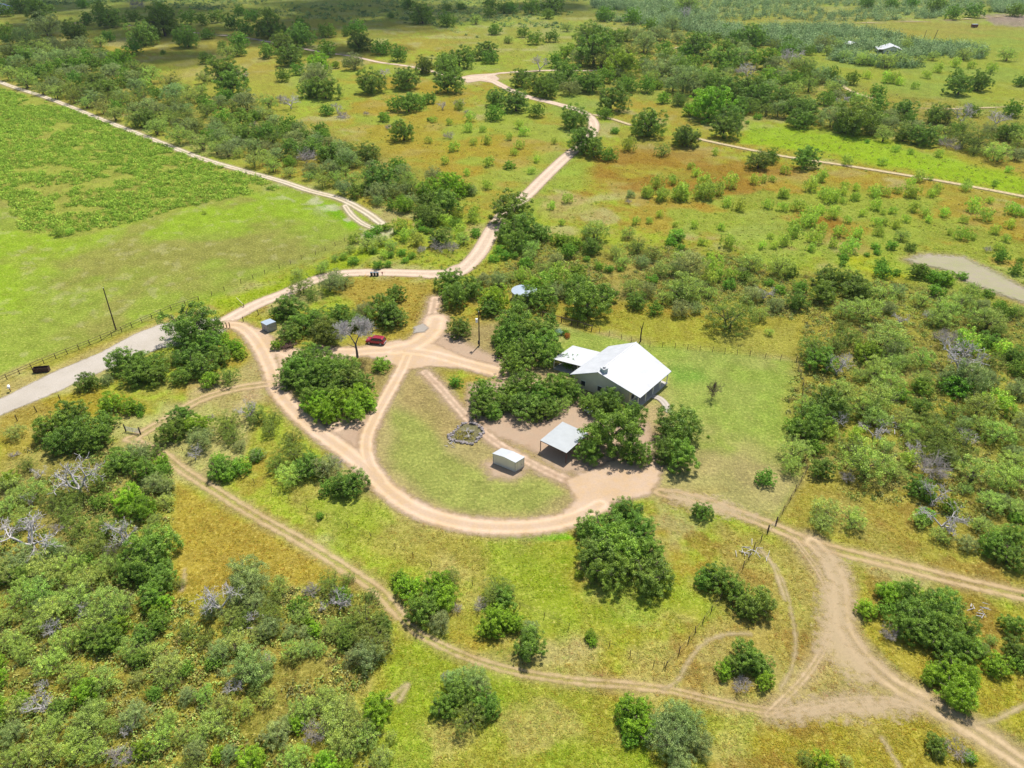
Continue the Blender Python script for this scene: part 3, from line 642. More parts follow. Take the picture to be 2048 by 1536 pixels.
# ------------------------------------------------------------------ every tree and shrub, block by block of the site
K_ = 1 / 2.9257
def block(x0, y0, text):
    code = 'o'
    for tk in text.split():
        if tk.isalpha(): code = tk; continue
        a, b, w = tk.split(',')
        plant(code, x0 + float(a) * K_, y0 + float(b) * K_, float(w) * K_)
block(0, 0, '''o 220,55,140 120,30,110 30,60,90 430,195,120 510,108,92 480,20,70 640,110,130 580,45,100 775,92,80 940,60,115 950,140,180 1100,100,100
1180,112,90 1265,95,95 1360,130,110 1400,60,75 1470,88,85 1560,75,90 1570,165,150 1440,165,105 1760,150,105 1760,215,140 1910,175,105 2030,170,55 630,212,78
830,205,150 775,275,105 1095,225,130 1215,195,80 1300,258,55 1395,230,115 1390,290,95 1565,295,110 1650,262,120 955,305,34 1210,338,85 1300,405,150 1700,330,140
1915,285,115 2035,365,55 1655,440,95 1740,405,85 1900,520,150 1810,520,125 1350,490,170 1310,560,110 1915,640,85 1870,750,100 1720,745,52 735,445,105 690,400,85
550,372,100 455,375,110 885,522,55 595,305,75 20,180,110 40,230,80
O 1870,385,120 700,345,130 1960,382,45
g 270,150,155 130,210,110 1850,460,160 40,300,100 320,275,100 480,275,105 1430,590,140
m 1330,312,85 1570,605,105 1565,665,85 850,412,68 1040,522,75 1090,512,50 1180,525,75 1190,462,75 580,250,70
D 1430,455,75 1700,605,100 1975,640,70
w 790,30,90 1640,580,60
m 50,430,100 150,475,110 240,525,80 320,545,90 505,600,90 600,630,100 670,665,110 790,695,115 905,745,115 1040,795,130 1110,800,90 1180,835,120 1260,865,100 1390,895,70 1490,935,120 1600,965,110
1690,1005,85 1800,1030,70 1890,1055,110 1965,1045,110 1540,900,80 1320,830,80 960,700,90
c 60,310,80 180,390,130 300,450,110 400,520,120 520,540,130 620,580,120 740,590,130 830,560,110 1000,680,120 1090,690,130 1200,640,120 1330,740,120 1150,730,110 1540,740,120 1600,800,120 430,570,90
o 150,340,120 260,400,110 350,380,100 440,460,110 560,480,120 650,530,120 1230,620,90 1300,680,110 1400,690,120 1450,780,130 1560,780,130 1700,870,140 1820,860,140 1920,880,140 1650,760,100 1990,960,110 1780,790,100
g 100,380,100 230,330,110 320,500,110 480,420,90 700,560,90 870,620,110 930,650,100 1040,640,90 1110,740,110 1260,760,120 1380,840,110 1480,860,120 1620,900,110 1720,800,120 1930,980,120 2010,900,110 1750,740,80
w 300,480,60 1420,800,70 1790,930,140 830,650,60 1480,740,60''')
block(680, 0, '''o 400,20,90 480,88,125 630,112,110 630,40,52 705,33,55 880,72,75 880,18,85 950,45,80 1000,40,90 1120,38,110 1215,78,78 1240,30,120 1555,78,110 1715,95,115 1900,65,55
100,160,100 105,250,125 35,190,55 240,275,115 345,312,115 910,168,85 1070,188,72 1140,222,95 1235,212,85 1460,210,145 1600,240,120 1660,200,95 500,382,120 610,342,105 700,348,130 770,325,80
630,402,140 850,300,120 875,330,100 390,465,145 630,482,155 180,485,150 320,605,110 400,605,130 460,592,105 520,575,85 370,768,140 920,572,120 1030,592,150 910,655,118 1145,645,100
1260,350,110 1490,300,220 1820,150,100 1070,460,125 1160,490,140 1210,522,125 1260,470,120 1330,430,140 1420,482,130 1480,492,125 1550,440,115 1700,492,115 1800,498,115 1590,585,175 1370,690,155
1420,822,185 1490,872,135 1580,902,100 1810,725,195 2020,800,125 160,895,135 230,1040,220 340,960,110 300,90,40
O 1640,372,180 1330,310,95 530,1105,165 640,1075,190 1890,575,75 1860,500,55 720,1100,110
c 1990,585,90 1890,875,100 1540,350,150 420,1085,115
g 80,365,110 40,925,140 370,1000,115 550,1020,110 1790,250,140 1400,340,100 1880,400,180 1940,140,105 1900,210,75 1350,515,110 1780,385,85 1950,495,100 2000,440,90 770,1110,80 1850,200,90 1720,200,100
m 795,115,65 1330,160,60 990,235,45 130,1085,90 30,1000,70
D 260,430,60 1170,385,100 600,625,55
w 1345,525,70 10,670,60 155,668,40 640,795,75 690,615,80 285,745,50 740,660,40
o 980,232,45 1550,660,85
s 750,750,50 1075,772,50 1050,848,50 665,858,60 615,942,45 860,1082,55 1255,828,35 545,702,35 640,717,35 760,688,60 835,757,35 860,818,55 990,802,40 1150,932,40 1855,1068,80 1950,1052,60
1800,1122,70 1880,1140,80 1690,848,80 870,945,60 740,1010,40 1050,730,50 780,830,40 520,820,40 700,620,50 1120,1000,40 1020,890,40
b 255,687,75 995,965,72 1610,765,52 520,700,30''')
block(1348, 0, '''o 1130,10,90 1280,22,85 1400,15,80 1530,30,110 1640,72,100 1760,62,100 2000,55,100 1570,18,75 1850,60,30 300,162,55 240,215,75 350,215,85 440,215,150 500,218,110 660,235,85 660,292,110 730,262,75
790,292,75 140,270,180 290,272,100 310,355,140 440,332,110 60,310,110 30,405,140 120,360,110 180,412,65 720,462,110 770,432,110 915,435,115 1045,455,95 1195,528,90 1675,502,140 1790,482,120
1660,442,100 2030,472,80 230,500,145 30,585,85 330,540,190 440,512,170 500,562,180 300,742,170 330,682,150 640,570,140 700,642,140 790,642,170 740,692,145 900,572,110 1070,695,230 1000,732,115
1170,662,110 1205,602,115 1355,642,130 1380,702,95 1545,672,125 1740,642,95 1990,635,115 1350,782,120 1470,785,160 85,802,150 500,935,140 570,910,105 770,922,165 2020,752,90 1960,772,130 1650,752,85 1035,555,68
O 210,605,240 540,352,130 550,452,125 1230,702,85 100,640,100
c 580,262,80 790,492,115 460,622,105 540,642,105 1700,812,145 1780,825,160 1600,780,110 1060,740,120
g 70,480,180 630,442,100 620,642,115 940,682,170 1850,762,95 1420,742,110 110,520,100 20,360,90 700,340,80 2010,905,90
m 80,18,130 880,252,105 1235,792,95 1900,885,160 1830,882,85 1000,330,70 1100,350,80 1250,360,100 1330,350,90 1150,360,60 960,260,60 900,300,60 1450,345,50 1520,330,60 1700,320,80 1800,310,70 1950,320,90 1360,265,60
D 680,355,120 430,428,110 990,592,65 1690,690,130 1890,705,115 70,90,80
w 1600,840,110 1650,870,60 400,420,80
b 275,427,38 490,682,48 170,717,34 430,716,28 1130,827,33
s 1015,942,58 1220,947,45 1550,897,45 180,1057,80 330,1062,88 50,1122,105 160,1122,95 250,1102,95 470,1052,58 525,1047,48 575,1047,38 650,992,58 870,1032,68 810,1077,88 645,1132,58 1000,1082,45
1065,1097,45 995,1117,50 890,1132,70 945,1142,70 1060,1152,50 1180,1112,68 1240,1122,58 1310,1112,48 1385,1072,58 1395,1122,78 1440,1032,68 1500,1042,30 1545,1102,58 1510,1132,48 1710,1092,58
1720,1062,38 1880,1072,40 1960,992,38 1385,887,34 840,1047,45 1250,460,55 1290,462,55 1130,442,38 1410,502,38 1550,402,48 1650,372,48 1860,402,48 1740,382,38 1320,480,40 1480,440,40 130,1010,50 100,970,40 240,890,40 1300,870,40''')
block(0, 380, '''o 1110,775,350 740,985,220 860,1020,210 800,1065,190 920,1080,150 1100,970,190 1180,1015,190 1285,965,150 1060,1085,130 1225,895,170 1700,680,200 1780,765,190 1880,745,190 1640,720,120
1900,825,210 1690,835,160 1990,725,150 1800,965,190 1740,1015,190 1900,1015,210 2000,1055,220 1690,1095,160 1830,1105,210 1990,1130,190 500,1115,145
c 1760,555,150 1330,1080,145 1820,600,110
g 1930,545,150 2010,530,110 620,1110,85 1960,500,100
m 1000,985,110 1740,482,90 1960,395,60 1880,460,80 1900,430,60 2010,380,60
O 1230,1105,120 1380,915,105 1620,905,80 1400,960,80 1300,860,90 1330,900,80
s 735,160,28 1195,130,26 345,250,55 410,245,40''')
block(680, 380, '''o 240,695,220 300,742,175 100,765,130 40,745,120 320,610,130 640,520,165 760,560,170 680,605,190 630,595,110 880,680,140 1050,655,130 1170,625,190 1460,640,285 1560,605,150 1390,560,180
1000,100,265 1090,232,220 970,242,150 1180,245,130 1020,292,170 530,142,165 480,122,120 620,62,215 520,62,140 680,190,85 580,272,145
1040,765,250 1010,832,230 1140,825,230 1180,905,220 1080,952,220 1020,995,190 1230,965,170 1340,1000,110 1230,760,120 920,870,90 1480,325,125 1340,352,110 1740,642,130 1840,695,95 1320,830,50
c 1830,372,105 1740,322,120 1240,700,60
O 370,87,115 900,630,190 1120,570,140 1290,285,105 1360,305,120 1380,472,125
g 140,700,140 220,10,140 1700,20,60 2000,685,140 1990,450,120 1800,580,120
m 1110,325,140 300,322,95 160,312,120 240,292,85 60,342,65 720,282,95 1500,230,165 1690,250,95 1620,362,105 1200,452,105 2000,400,130 1990,600,160 1700,562,130 1980,272,78 430,242,58 1110,385,90 1450,250,90
b 330,245,40 225,437,75 415,382,60 80,412,75 790,250,75 1090,425,95 1445,402,50 1580,462,65 1520,442,75 1640,462,45 1830,522,85 1940,302,75 930,345,70 960,380,80 900,400,70 380,410,50 1020,380,60
w 560,330,120 660,340,110 480,350,80 1690,70,50
s 1810,180,40 1730,180,50 1870,140,45 1960,200,35 1300,190,40 1240,90,50 1330,50,60
s 1800,20,60 1880,30,70 1990,25,70 20,390,40''')
block(1348, 380, '''s 385,87,75 310,72,58 640,97,58 550,82,58 730,87,78 640,22,58 800,152,105 780,182,88 860,112,58 930,132,78 920,42,78 990,62,38 1060,37,48 1180,87,68 1105,132,48 1225,127,38 1280,117,48
1410,97,68 1360,167,48 1470,132,58 1490,167,48 1585,132,58 1190,187,58 1230,182,48 1300,197,58 1750,87,85 1820,142,85 1985,112,78 2035,132,48 1880,232,58 1970,197,58 1690,257,78 1750,267,48 1615,247,38
1945,282,48 1700,172,48 1020,172,48 1075,252,68 965,242,78 1200,242,58 710,237,88 700,202,68 870,217,58 830,272,88 805,332,58 935,312,58 1040,322,88 1000,352,68 650,292,78 585,322,48 515,322,48 320,302,88
275,212,48 120,202,48 165,302,48 565,267,38 40,20,90 200,10,100 1180,20,60 1390,15,60 1520,12,50 900,20,50 1850,60,40 1900,330,50
b 20,262,105 200,377,28 275,392,38 1180,327,58 1280,322,78 1190,362,48 1130,377,38 1300,482,58 1000,392,58 40,332,58 985,428,50 620,582,78 1690,502,70 1540,592,105 1905,667,75 1840,602,75 1560,510,120 1510,500,100 1450,470,80 560,540,60
m 440,412,155 630,442,160 60,562,225 150,562,115 1220,602,185 1130,692,215 1000,692,145 1740,592,135 1680,642,165 1600,692,190 1560,742,145 1860,762,190 1780,742,160 2010,702,95 1240,852,270 1290,1010,150 1200,1032,190
1350,902,95 1450,982,145 1360,1002,125 1250,1112,190 1340,260,95 1460,1112,140 560,830,60 980,1150,140 1090,1080,110 1900,820,90
o 420,502,85 690,472,85 740,562,90 900,512,165 880,592,180 1010,522,155 1070,562,190 1220,472,105 1210,432,78 1390,332,68 1920,382,95 2010,462,88 2030,412,48 850,985,190 2010,962,125 2020,1042,115 1430,470,120 730,642,145 320,545,85
O 1130,930,170 1600,510,110 1320,900,90
c 340,725,295 820,905,200 960,892,145 1510,772,75 1030,852,160 980,787,88
g 90,432,220 1730,1082,260 1600,1102,145 1290,932,150 460,600,140 1840,1100,140 400,470,60
w 1600,872,190 1540,850,90 1830,350,60
D 530,610,110 960,1035,180 1690,1010,280 1490,740,90''')
block(0, 760, '''o 300,272,220 430,202,210 500,302,220 350,352,200 580,332,170 620,232,150 820,162,70 500,382,120 700,462,190 960,512,95 850,522,170 880,962,290 820,1052,240 950,1100,150 1920,620,110 2000,622,150 1060,212,160 1000,292,180 1800,502,180 1280,515,160
O 650,122,150 760,152,120 1160,262,160 740,682,190 820,742,170 1840,132,170 1880,152,150 430,590,60 50,580,130 940,470,100
c 1320,242,190 1360,312,145 1500,192,160 1590,222,115 1580,282,115 1700,342,150 1730,422,190 1620,482,140 580,572,170 380,762,190 300,702,150 620,862,180 700,1010,190 520,962,190 450,852,170 155,492,125 430,680,140 900,400,120
g 900,600,150 1170,342,170 1500,432,100 1900,500,190 800,422,160 1440,1122,250 300,980,170 120,1040,200 1400,380,90 960,620,120
m 80,302,125 960,602,125 960,702,105 200,642,165 100,682,155 60,602,150 30,750,150 140,800,160 260,1100,220 420,1080,180 40,1120,180 620,1080,150 1700,542,180 560,1130,150 900,820,90
b 1400,502,145 1330,560,110 1500,440,90 1270,460,90 1875,792,58 820,200,50
D 440,590,330 160,920,330 720,920,230 1460,190,140 1140,440,110 230,550,90 680,490,110
w 1950,480,130 1240,220,60 340,870,110 650,1000,100 80,440,70''')
for a in [(605, 735, 72), (650, 748, 80), (692, 755, 80), (722, 765, 50), (640, 790, 75), (612, 760, 60)]: plant('o', *a)
for a in [(680, 795, 70), (722, 790, 58), (652, 822, 62), (705, 820, 60), (735, 805, 40)]: plant('O', *a)
block(680, 760, '''o 860,70,215 830,150,180 900,180,120 1080,32,240 1260,42,210 1360,62,150 1080,142,220 1180,190,130 1570,115,180 1500,150,150 1590,310,350 1450,402,180 1740,410,190 1700,200,190 1975,250,280 1915,400,200 2000,432,230 60,592,200
1560,850,270 1760,880,220 1640,960,300 1500,1000,260 1800,1000,200 1580,1110,260 1820,1120,280 1690,760,200 1440,860,150
O 1500,300,140 1600,160,130 1700,1010,130 1400,1130,60
m 1290,150,110 1330,110,90
b 245,-95,120 675,10,88''')
block(680, 380, '''b 245,1045,10 ''')
block(680, 760, '''o 1000,70,190 1160,100,190 1230,150,140 970,130,140 1450,130,130 1330,30,170''')
block(680, 380, '''o 1090,860,210 1210,840,150 960,930,120''')
plant('o', 920, 655, 52)
plant('b', 1118, 664, 20, 'small blue grey spiky plant in the yard by the rear fence', (128, 150, 150))
plant('b', 1134, 671, 15, 'small rusty orange shrub beside the blue grey plant', (150, 106, 60))
block(1348, 760, '''o 900,130,240 830,210,230 780,280,190 700,255,110 860,515,145 1450,620,170 1880,962,180 1970,1022,190 2000,902,145 200,330,20
o 540,570,120 165,765,125
m 1200,110,250 1120,150,190 1180,210,190 1350,222,145 720,400,190 690,490,150 1150,460,320 1800,152,190 1900,302,190 1390,282,145 1390,342,105 1760,522,220 1950,562,220 1980,462,170 1860,702,170 890,752,175 870,832,150
1060,812,165 1560,902,125 1800,850,120 1010,160,160 1000,60,150 2000,200,100 2010,330,130 1300,520,150 1440,820,110 1250,380,90
c 1600,300,280 1560,400,200 1720,420,120 1500,330,140 1450,990,10
g 1600,440,140 1700,250,110 2000,420,120 1930,700,120 1720,950,130
b 1330,80,120 1450,40,140 1660,40,180 2010,802,95 1460,790,130 1250,85,90 1500,700,70
D 1720,345,130 1530,690,190 1580,830,220
w 1480,510,240 1540,560,130 1000,570,110''')
plant('w', 1426, 783, 36, 'dark purple leafless shrub alone on the mown lawn', hz=2.2)
block(0, 1136, '''o 940,70,170 880,160,180 930,305,145 840,382,150 600,402,190 2010,160,110 1740,215,120 640,420,160 500,400,130 30,20,150 130,30,150 860,20,150 740,30,150
O 950,202,125 1840,352,98 1460,1105,170 920,240,110 1800,300,70
m 300,242,220 420,182,210 600,192,220 700,222,190 540,332,190 380,422,190 760,462,150 880,482,125 280,562,190 430,612,160 610,642,180 980,562,190 1380,425,190 1710,472,145 500,902,220 300,922,165 80,822,155 250,1052,190
450,1022,220 980,882,125 930,1002,180 1240,900,190 1080,982,125 1960,882,240 1780,822,190 1900,762,180 2000,1012,190 1720,1102,180 560,1080,160 120,150,200 60,420,150 140,480,130 1000,660,130 1200,740,130 1300,800,150 1160,1000,120
1560,760,120 30,280,150 230,120,190 480,80,190 330,60,160 180,340,120 80,1120,180 650,920,110 1440,820,120 800,640,100
c 180,262,120 1090,372,130 1200,402,125 1590,190,110 2010,352,145 1930,82,170 1040,90,80 1640,60,60 1440,250,130 1600,350,110
g 1450,90,230 1290,480,165 1460,560,270 1540,600,130 780,862,185 60,962,170 1620,952,190 1570,342,160 1400,180,170 1240,230,150 640,280,120 240,210,110 1700,370,100 1340,1080,120
D 1280,200,290 1990,200,140 740,960,100 1890,230,60 1480,290,110 1560,560,110
w 1830,130,125 700,1110,190 1840,980,180 1960,150,120 870,180,90 300,230,90''')
block(680, 1136, '''c 200,402,240 140,282,230 60,335,140 920,120,200 750,860,215 40,60,100 640,60,150 180,160,110
o 480,232,210 960,172,170 1110,442,205 860,790,180 600,800,170 700,720,180 40,420,130 250,320,130 560,160,140
O 400,110,180 560,92,180 620,162,170 920,292,190 870,342,150 1010,312,140 1715,830,215 340,60,110 1470,390,75 1480,430,60 210,832,210 1760,930,190 1460,410,60
g 160,502,200 580,312,150 1110,352,120 770,640,190 660,650,140 1960,862,230 1930,992,270 1990,1112,190 70,520,120 830,680,130 1870,900,130
m 90,902,190 150,982,190 60,1052,145 240,1102,140 40,800,130 300,980,80
w 830,215,120 690,240,80 620,630,70
b 1680,900,120 1700,1000,110''')
block(1348, 1136, '''o 270,50,210 190,60,140 380,150,180 500,200,210 430,230,150 420,505,200 370,560,140 510,560,160 1400,150,190 1580,200,220 1480,302,270 1350,342,190 1650,342,250 1700,452,220 1560,422,230 1380,240,180 1240,250,120 2000,332,160 2010,482,170 2030,560,110 1540,1040,140
O 1270,140,160 1130,232,130 530,660,120 300,590,120 1900,560,165 1640,620,240 1660,730,220 1550,600,150 890,1142,170 1500,640,110 1740,640,110
c 770,1112,110 1560,1080,100
g 70,900,240 150,1020,180 1800,470,120
w 400,690,140 1250,390,130 1660,1060,170
m 1010,1132,88 1860,420,70
b 1740,1110,90 2040,160,14''')
# self-sown fill between the plants above: only where the photo shows closed thicket
def fill(P, n, codes, wmin, wmax, sep, seed):
    r = random.Random(seed); xs = [p[0] for p in P]; ys = [p[1] for p in P]; Pn = np.array(P, float); k = 0
    ex = np.array([(p['cx'], p['cy'], p['w']) for p in PLANTS])
    for _ in range(n * 12):
        x, y = r.uniform(min(xs), max(xs)), r.uniform(min(ys), max(ys))
        if not inside(np.array([x]), np.array([y]), Pn)[0]: continue
        w = r.uniform(wmin, wmax)
        if (np.hypot(ex[:, 0] - x, (ex[:, 1] - y) * 1.4) < (ex[:, 2] + w) * .5 * sep).any(): continue
        plant(r.choice(codes), x, y, w); ex = np.vstack([ex, (x, y, w)]); k += 1
        if k >= n: break
fill([(-30, 930), (240, 890), (330, 930), (335, 1180), (450, 1330), (620, 1400), (760, 1480), (740, 1560), (-30, 1560)], 36, 'mogcOD', 30, 62, .62, 1)
fill([(420, 1190), (560, 1170), (760, 1210), (790, 1290), (640, 1330), (480, 1300)], 14, 'mgc', 30, 55, .55, 2)
fill([(1600, 700), (1720, 570), (2070, 600), (2070, 1120), (1960, 1090), (1750, 960), (1600, 900)], 32, 'mogcsD', 30, 56, .66, 3)
fill([(-20, 120), (60, 75), (200, 110), (420, 190), (600, 250), (800, 340), (900, 400), (840, 430), (720, 390), (560, 340), (400, 280), (240, 220), (60, 160)], 150, 'gocgm', 24, 44, .48, 4)
fill([(1180, 100), (1400, 70), (1640, 130), (1720, 200), (2060, 260), (2060, 320), (1820, 280), (1560, 230), (1300, 190), (1200, 150)], 60, 'gocgmm', 22, 42, .5, 5)
fill([(960, 560), (1100, 500), (1440, 510), (1640, 560), (1580, 640), (1260, 600)], 22, 'mgs', 26, 50, .65, 6)
fill([(700, 470), (960, 400), (940, 500), (760, 530)], 20, 'sbs', 18, 32, .7, 7)


# the same brush goes on beyond the edges of the photo
fill([(2060, 560), (2420, 620), (2500, 1180), (2060, 1130)], 45, 'mogcs', 34, 66, .7, 21)
fill([(2060, 1230), (2500, 1280), (2500, 1600), (2120, 1520)], 16, 'mogc', 50, 90, .8, 22)
fill([(-420, 880), (-20, 900), (-20, 1560), (-420, 1560)], 30, 'mogcO', 44, 80, .75, 23)
fill([(-20, 1600), (760, 1600), (760, 1780), (-20, 1780)], 16, 'mogc', 50, 90, .8, 24)
fill([(800, 1600), (2000, 1640), (2000, 1800), (800, 1780)], 8, 'mogc', 50, 110, 1.4, 25)
fill([(2070, 60), (2500, 80), (2500, 400), (2070, 330)], 30, 'mogc', 30, 56, .8, 26)
fill([(-400, 40), (-30, 80), (-30, 150), (-400, 60)], 14, 'ogcg', 26, 46, .7, 27)
fill([(2060, 400), (2450, 460), (2450, 560), (2060, 500)], 16, 'sssm', 20, 36, 1.0, 28)

# ------------------------------------------------------------------ ground cover nobody could count
def stuff_mat(name, trans=.2, lo=.6, hi=1.4):
    m = mat(name); g = N(m)
    r = g.n('ShaderNodeNewGeometry').outputs['Random Per Island']
    a = g.n('ShaderNodeAttribute', attribute_name='tint').outputs['Color']
    c = g.n('ShaderNodeVectorMath', operation='SCALE', ins={0: a, 3: g.ramp(r, 0, 1, lo, hi)}).outputs[0]
    d = g.n('ShaderNodeBsdfDiffuse', ins={'Color': c}); t_ = g.n('ShaderNodeBsdfTranslucent', ins={'Color': c})
    mx = g.n('ShaderNodeMixShader', ins={0: trans, 1: d.outputs[0], 2: t_.outputs[0]})
    o = g.n('ShaderNodeOutputMaterial'); g.t.links.new(mx.outputs[0], o.inputs[0]); return m
M_STUFF = stuff_mat('brush_leaves'); M_GRASS = stuff_mat('grass_blades', .5, .8, 1.45)
Cl = C.reshape(H_, W_, 3); Bl = bare.reshape(H_, W_)
def gidx(qx, qy):
    return np.clip(np.searchsorted(gy, qy), 0, H_ - 1), np.clip(np.searchsorted(gx, qx), 0, W_ - 1)
def at_np(qx, qy):
    u = (qx - 1024) / CF; v = (qy - 768) / CF
    t = CH / (math.sin(CP) + v * math.cos(CP)); return u * t, (math.cos(CP) - v * math.sin(CP)) * t
def to_px(x, y):
    dd = y * math.cos(CP) + CH * math.sin(CP); return 1024 + CF * x / dd, 768 + CF * (-y * math.sin(CP) + CH * math.cos(CP)) / dd
def clumps(name, label, cat_unused, polys, n, size, nleaf, leaf, cols, hz=.7, seed=1, near_only=0, clear=.4, patch=None, avoid=()):
    r = np.random.default_rng(seed); PXs = []
    for P in polys:
        wp = np.array(wpts(P)); lo, hi = wp.min(0), wp.max(0)
        x = r.uniform(lo[0], hi[0], n * 4); y = r.uniform(lo[1], hi[1], n * 4)
        k = inside(x, y, wp); x, y = x[k], y[k]
        for Q in avoid:
            k = ~inside(x, y, np.array(wpts(Q))); x, y = x[k], y[k]
        if patch:
            k = fbm(x, y, patch[0], 4, seed + 50) > patch[1]; x, y = x[k], y[k]
        x, y = x[:n], y[:n]; PXs.append(np.stack([x, y], 1))
    p = np.concatenate(PXs); qx, qy = to_px(p[:, 0], p[:, 1])
    r_, c_ = gidx(qx, qy); ok = (Bl[r_, c_] < clear) & (qx > -150) & (qx < 2200) & (qy < 1640) & (qy > -90); p = p[ok]
    m_ = len(p); s = r.uniform(size[0], size[1], m_)
    o = sph(m_ * nleaf, r).reshape(m_, nleaf, 3); o[:, :, 2] = np.abs(o[:, :, 2])
    rad = r.uniform(.35, 1, (m_, nleaf, 1)) ** .6
    lob = 1 + .35 * np.sin(np.arctan2(o[:, :, 1], o[:, :, 0]) * 3 + r.uniform(0, 6, (m_, 1)))[:, :, None]
    c = o * rad * lob * (s / 2)[:, None, None] * np.array([1, 1, 2 * hz]); c[:, :, 0] += p[:, 0:1]; c[:, :, 1] += p[:, 1:2]
    v = leaves(c.reshape(-1, 3), (o + (0, 0, .5)).reshape(-1, 3), leaf, .5, r)
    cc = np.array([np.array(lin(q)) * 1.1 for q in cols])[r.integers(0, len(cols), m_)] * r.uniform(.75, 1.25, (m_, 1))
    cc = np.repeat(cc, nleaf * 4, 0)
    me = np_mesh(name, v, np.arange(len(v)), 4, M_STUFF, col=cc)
    return tag(link(name, me), label, None, None, 'stuff')
clumps('mesquite_brush', 'bright green knee high mesquite regrowth covering the upper left field', None, [FIELD], 8000, (1.3, 3.2), 42, .22,
       [(152, 180, 70), (138, 168, 62), (160, 184, 76), (126, 158, 58)], .40, 5, patch=(.09, .36))
clumps('distant_brush', 'hazy grey green mesquite brush spread over the far plain', None,
       [[(1340, 10), (1560, -20), (1850, -10), (2000, 5), (1900, 34), (1800, 42), (1600, 44), (1450, 40)], [(1480, 55), (1660, 52), (1740, 62), (1840, 82), (1980, 100), (1960, 118), (1800, 140), (1680, 125), (1560, 100), (1440, 70)],
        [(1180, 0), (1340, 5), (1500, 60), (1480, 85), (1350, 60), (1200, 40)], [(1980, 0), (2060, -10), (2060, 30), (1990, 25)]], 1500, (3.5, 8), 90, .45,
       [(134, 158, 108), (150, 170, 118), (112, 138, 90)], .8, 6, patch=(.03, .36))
clumps('far_scrub', 'low dark green scrub dotted across the far cloud shaded flat', None,
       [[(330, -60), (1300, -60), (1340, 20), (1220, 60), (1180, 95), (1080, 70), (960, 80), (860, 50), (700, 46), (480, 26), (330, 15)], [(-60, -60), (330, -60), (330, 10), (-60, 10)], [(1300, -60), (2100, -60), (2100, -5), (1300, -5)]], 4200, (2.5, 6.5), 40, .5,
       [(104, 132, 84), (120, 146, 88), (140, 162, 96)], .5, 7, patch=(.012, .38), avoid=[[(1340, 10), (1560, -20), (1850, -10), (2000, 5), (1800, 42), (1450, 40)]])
clumps('undergrowth', 'knee high tangled undergrowth between the trees of the thickets', None, THICK, 2600, (.7, 2.2), 26, .17,
       [(140, 156, 78), (124, 142, 66), (160, 156, 84), (128, 134, 84), (146, 168, 86), (146, 134, 78)], .38, 8, patch=(.07, .36))
clumps('weeds', 'scattered low weeds and seedlings in the open grass', None,
       [[(1050, 380), (1300, 330), (2060, 420), (2060, 620), (1500, 620), (1100, 560)], [(700, 470), (960, 380), (960, 560), (720, 550)], [(620, 160), (1150, 180), (1150, 330), (980, 420), (700, 260)], [(900, 70), (1300, 90), (1200, 140), (850, 120)],
        [(1560, 200), (2060, 210), (2060, 240), (1600, 230)], [(1500, 250), (2060, 340), (2060, 400), (1400, 290)]],
       380, (.5, 1.7), 22, .16, [(150, 164, 72), (136, 156, 66), (158, 168, 84), (140, 140, 72)], .36, 9)

def tufts(n, seed, y0, y1, h, w, label):
    r = np.random.default_rng(seed)
    qx = r.uniform(-40, 2090, n); qy = r.uniform(y0, y1, n)
    r_, c_ = gidx(qx, qy); x, y = at_np(qx, qy); b = Bl[r_, c_]; t = Cl[r_, c_]
    green = t[:, 1] > t[:, 0] * 1.08
    mown = inside(qx, qy, YARD) | inside(qx, qy, LOOP) | (inside(qx, qy, PAST) & ~inside(qx, qy, FIELD))
    ok = (b < r.uniform(.05, .75, n)) & (~mown | (r.uniform(0, 1, n) < .12)) & (fbm(x, y, .22, 3, 3) > .30)
    x, y, t, mown = x[ok], y[ok], t[ok], mown[ok]; m_ = len(x)
    k = 5; a = r.uniform(0, 6.283, (m_, k)); H = h * r.uniform(.5, 1.3, (m_, 1)) * np.where(mown, .35, 1)[:, None] * np.ones((1, k)); ww = w * r.uniform(.6, 1.3, (m_, k))
    bx = x[:, None] + r.normal(0, h * 1.2, (m_, k)); by = y[:, None] + r.normal(0, h * 1.2, (m_, k))
    ca, sa = np.cos(a), np.sin(a); ln = r.uniform(1.2, 2.6, (m_, k)) * H
    A = np.stack([bx - sa * ww, by + ca * ww, np.zeros_like(bx)], -1); B = np.stack([bx + sa * ww, by - ca * ww, np.zeros_like(bx)], -1)
    T = np.stack([bx + ca * ln, by + sa * ln, H], -1)
    v = np.stack([A, B, T], 2).reshape(-1, 3)
    cc = t * r.uniform(.95, 1.45, (m_, 1)) * (1 + r.normal(0, .07, (m_, 3))); cc = np.repeat(np.clip(cc, .01, .8), k * 3, 0)
    me = np_mesh('dry_grass', v, np.arange(len(v)), 3, M_GRASS, col=cc)
    return tag(link('dry_grass', me), label, None, None, 'stuff')
tufts(60000, 11, 620, 1560, .13, .07, 'low ochre grass tufts in the foreground pastures')
tufts(24000, 12, 180, 640, .2, .16, 'coarse grass tufts in the farther meadows')

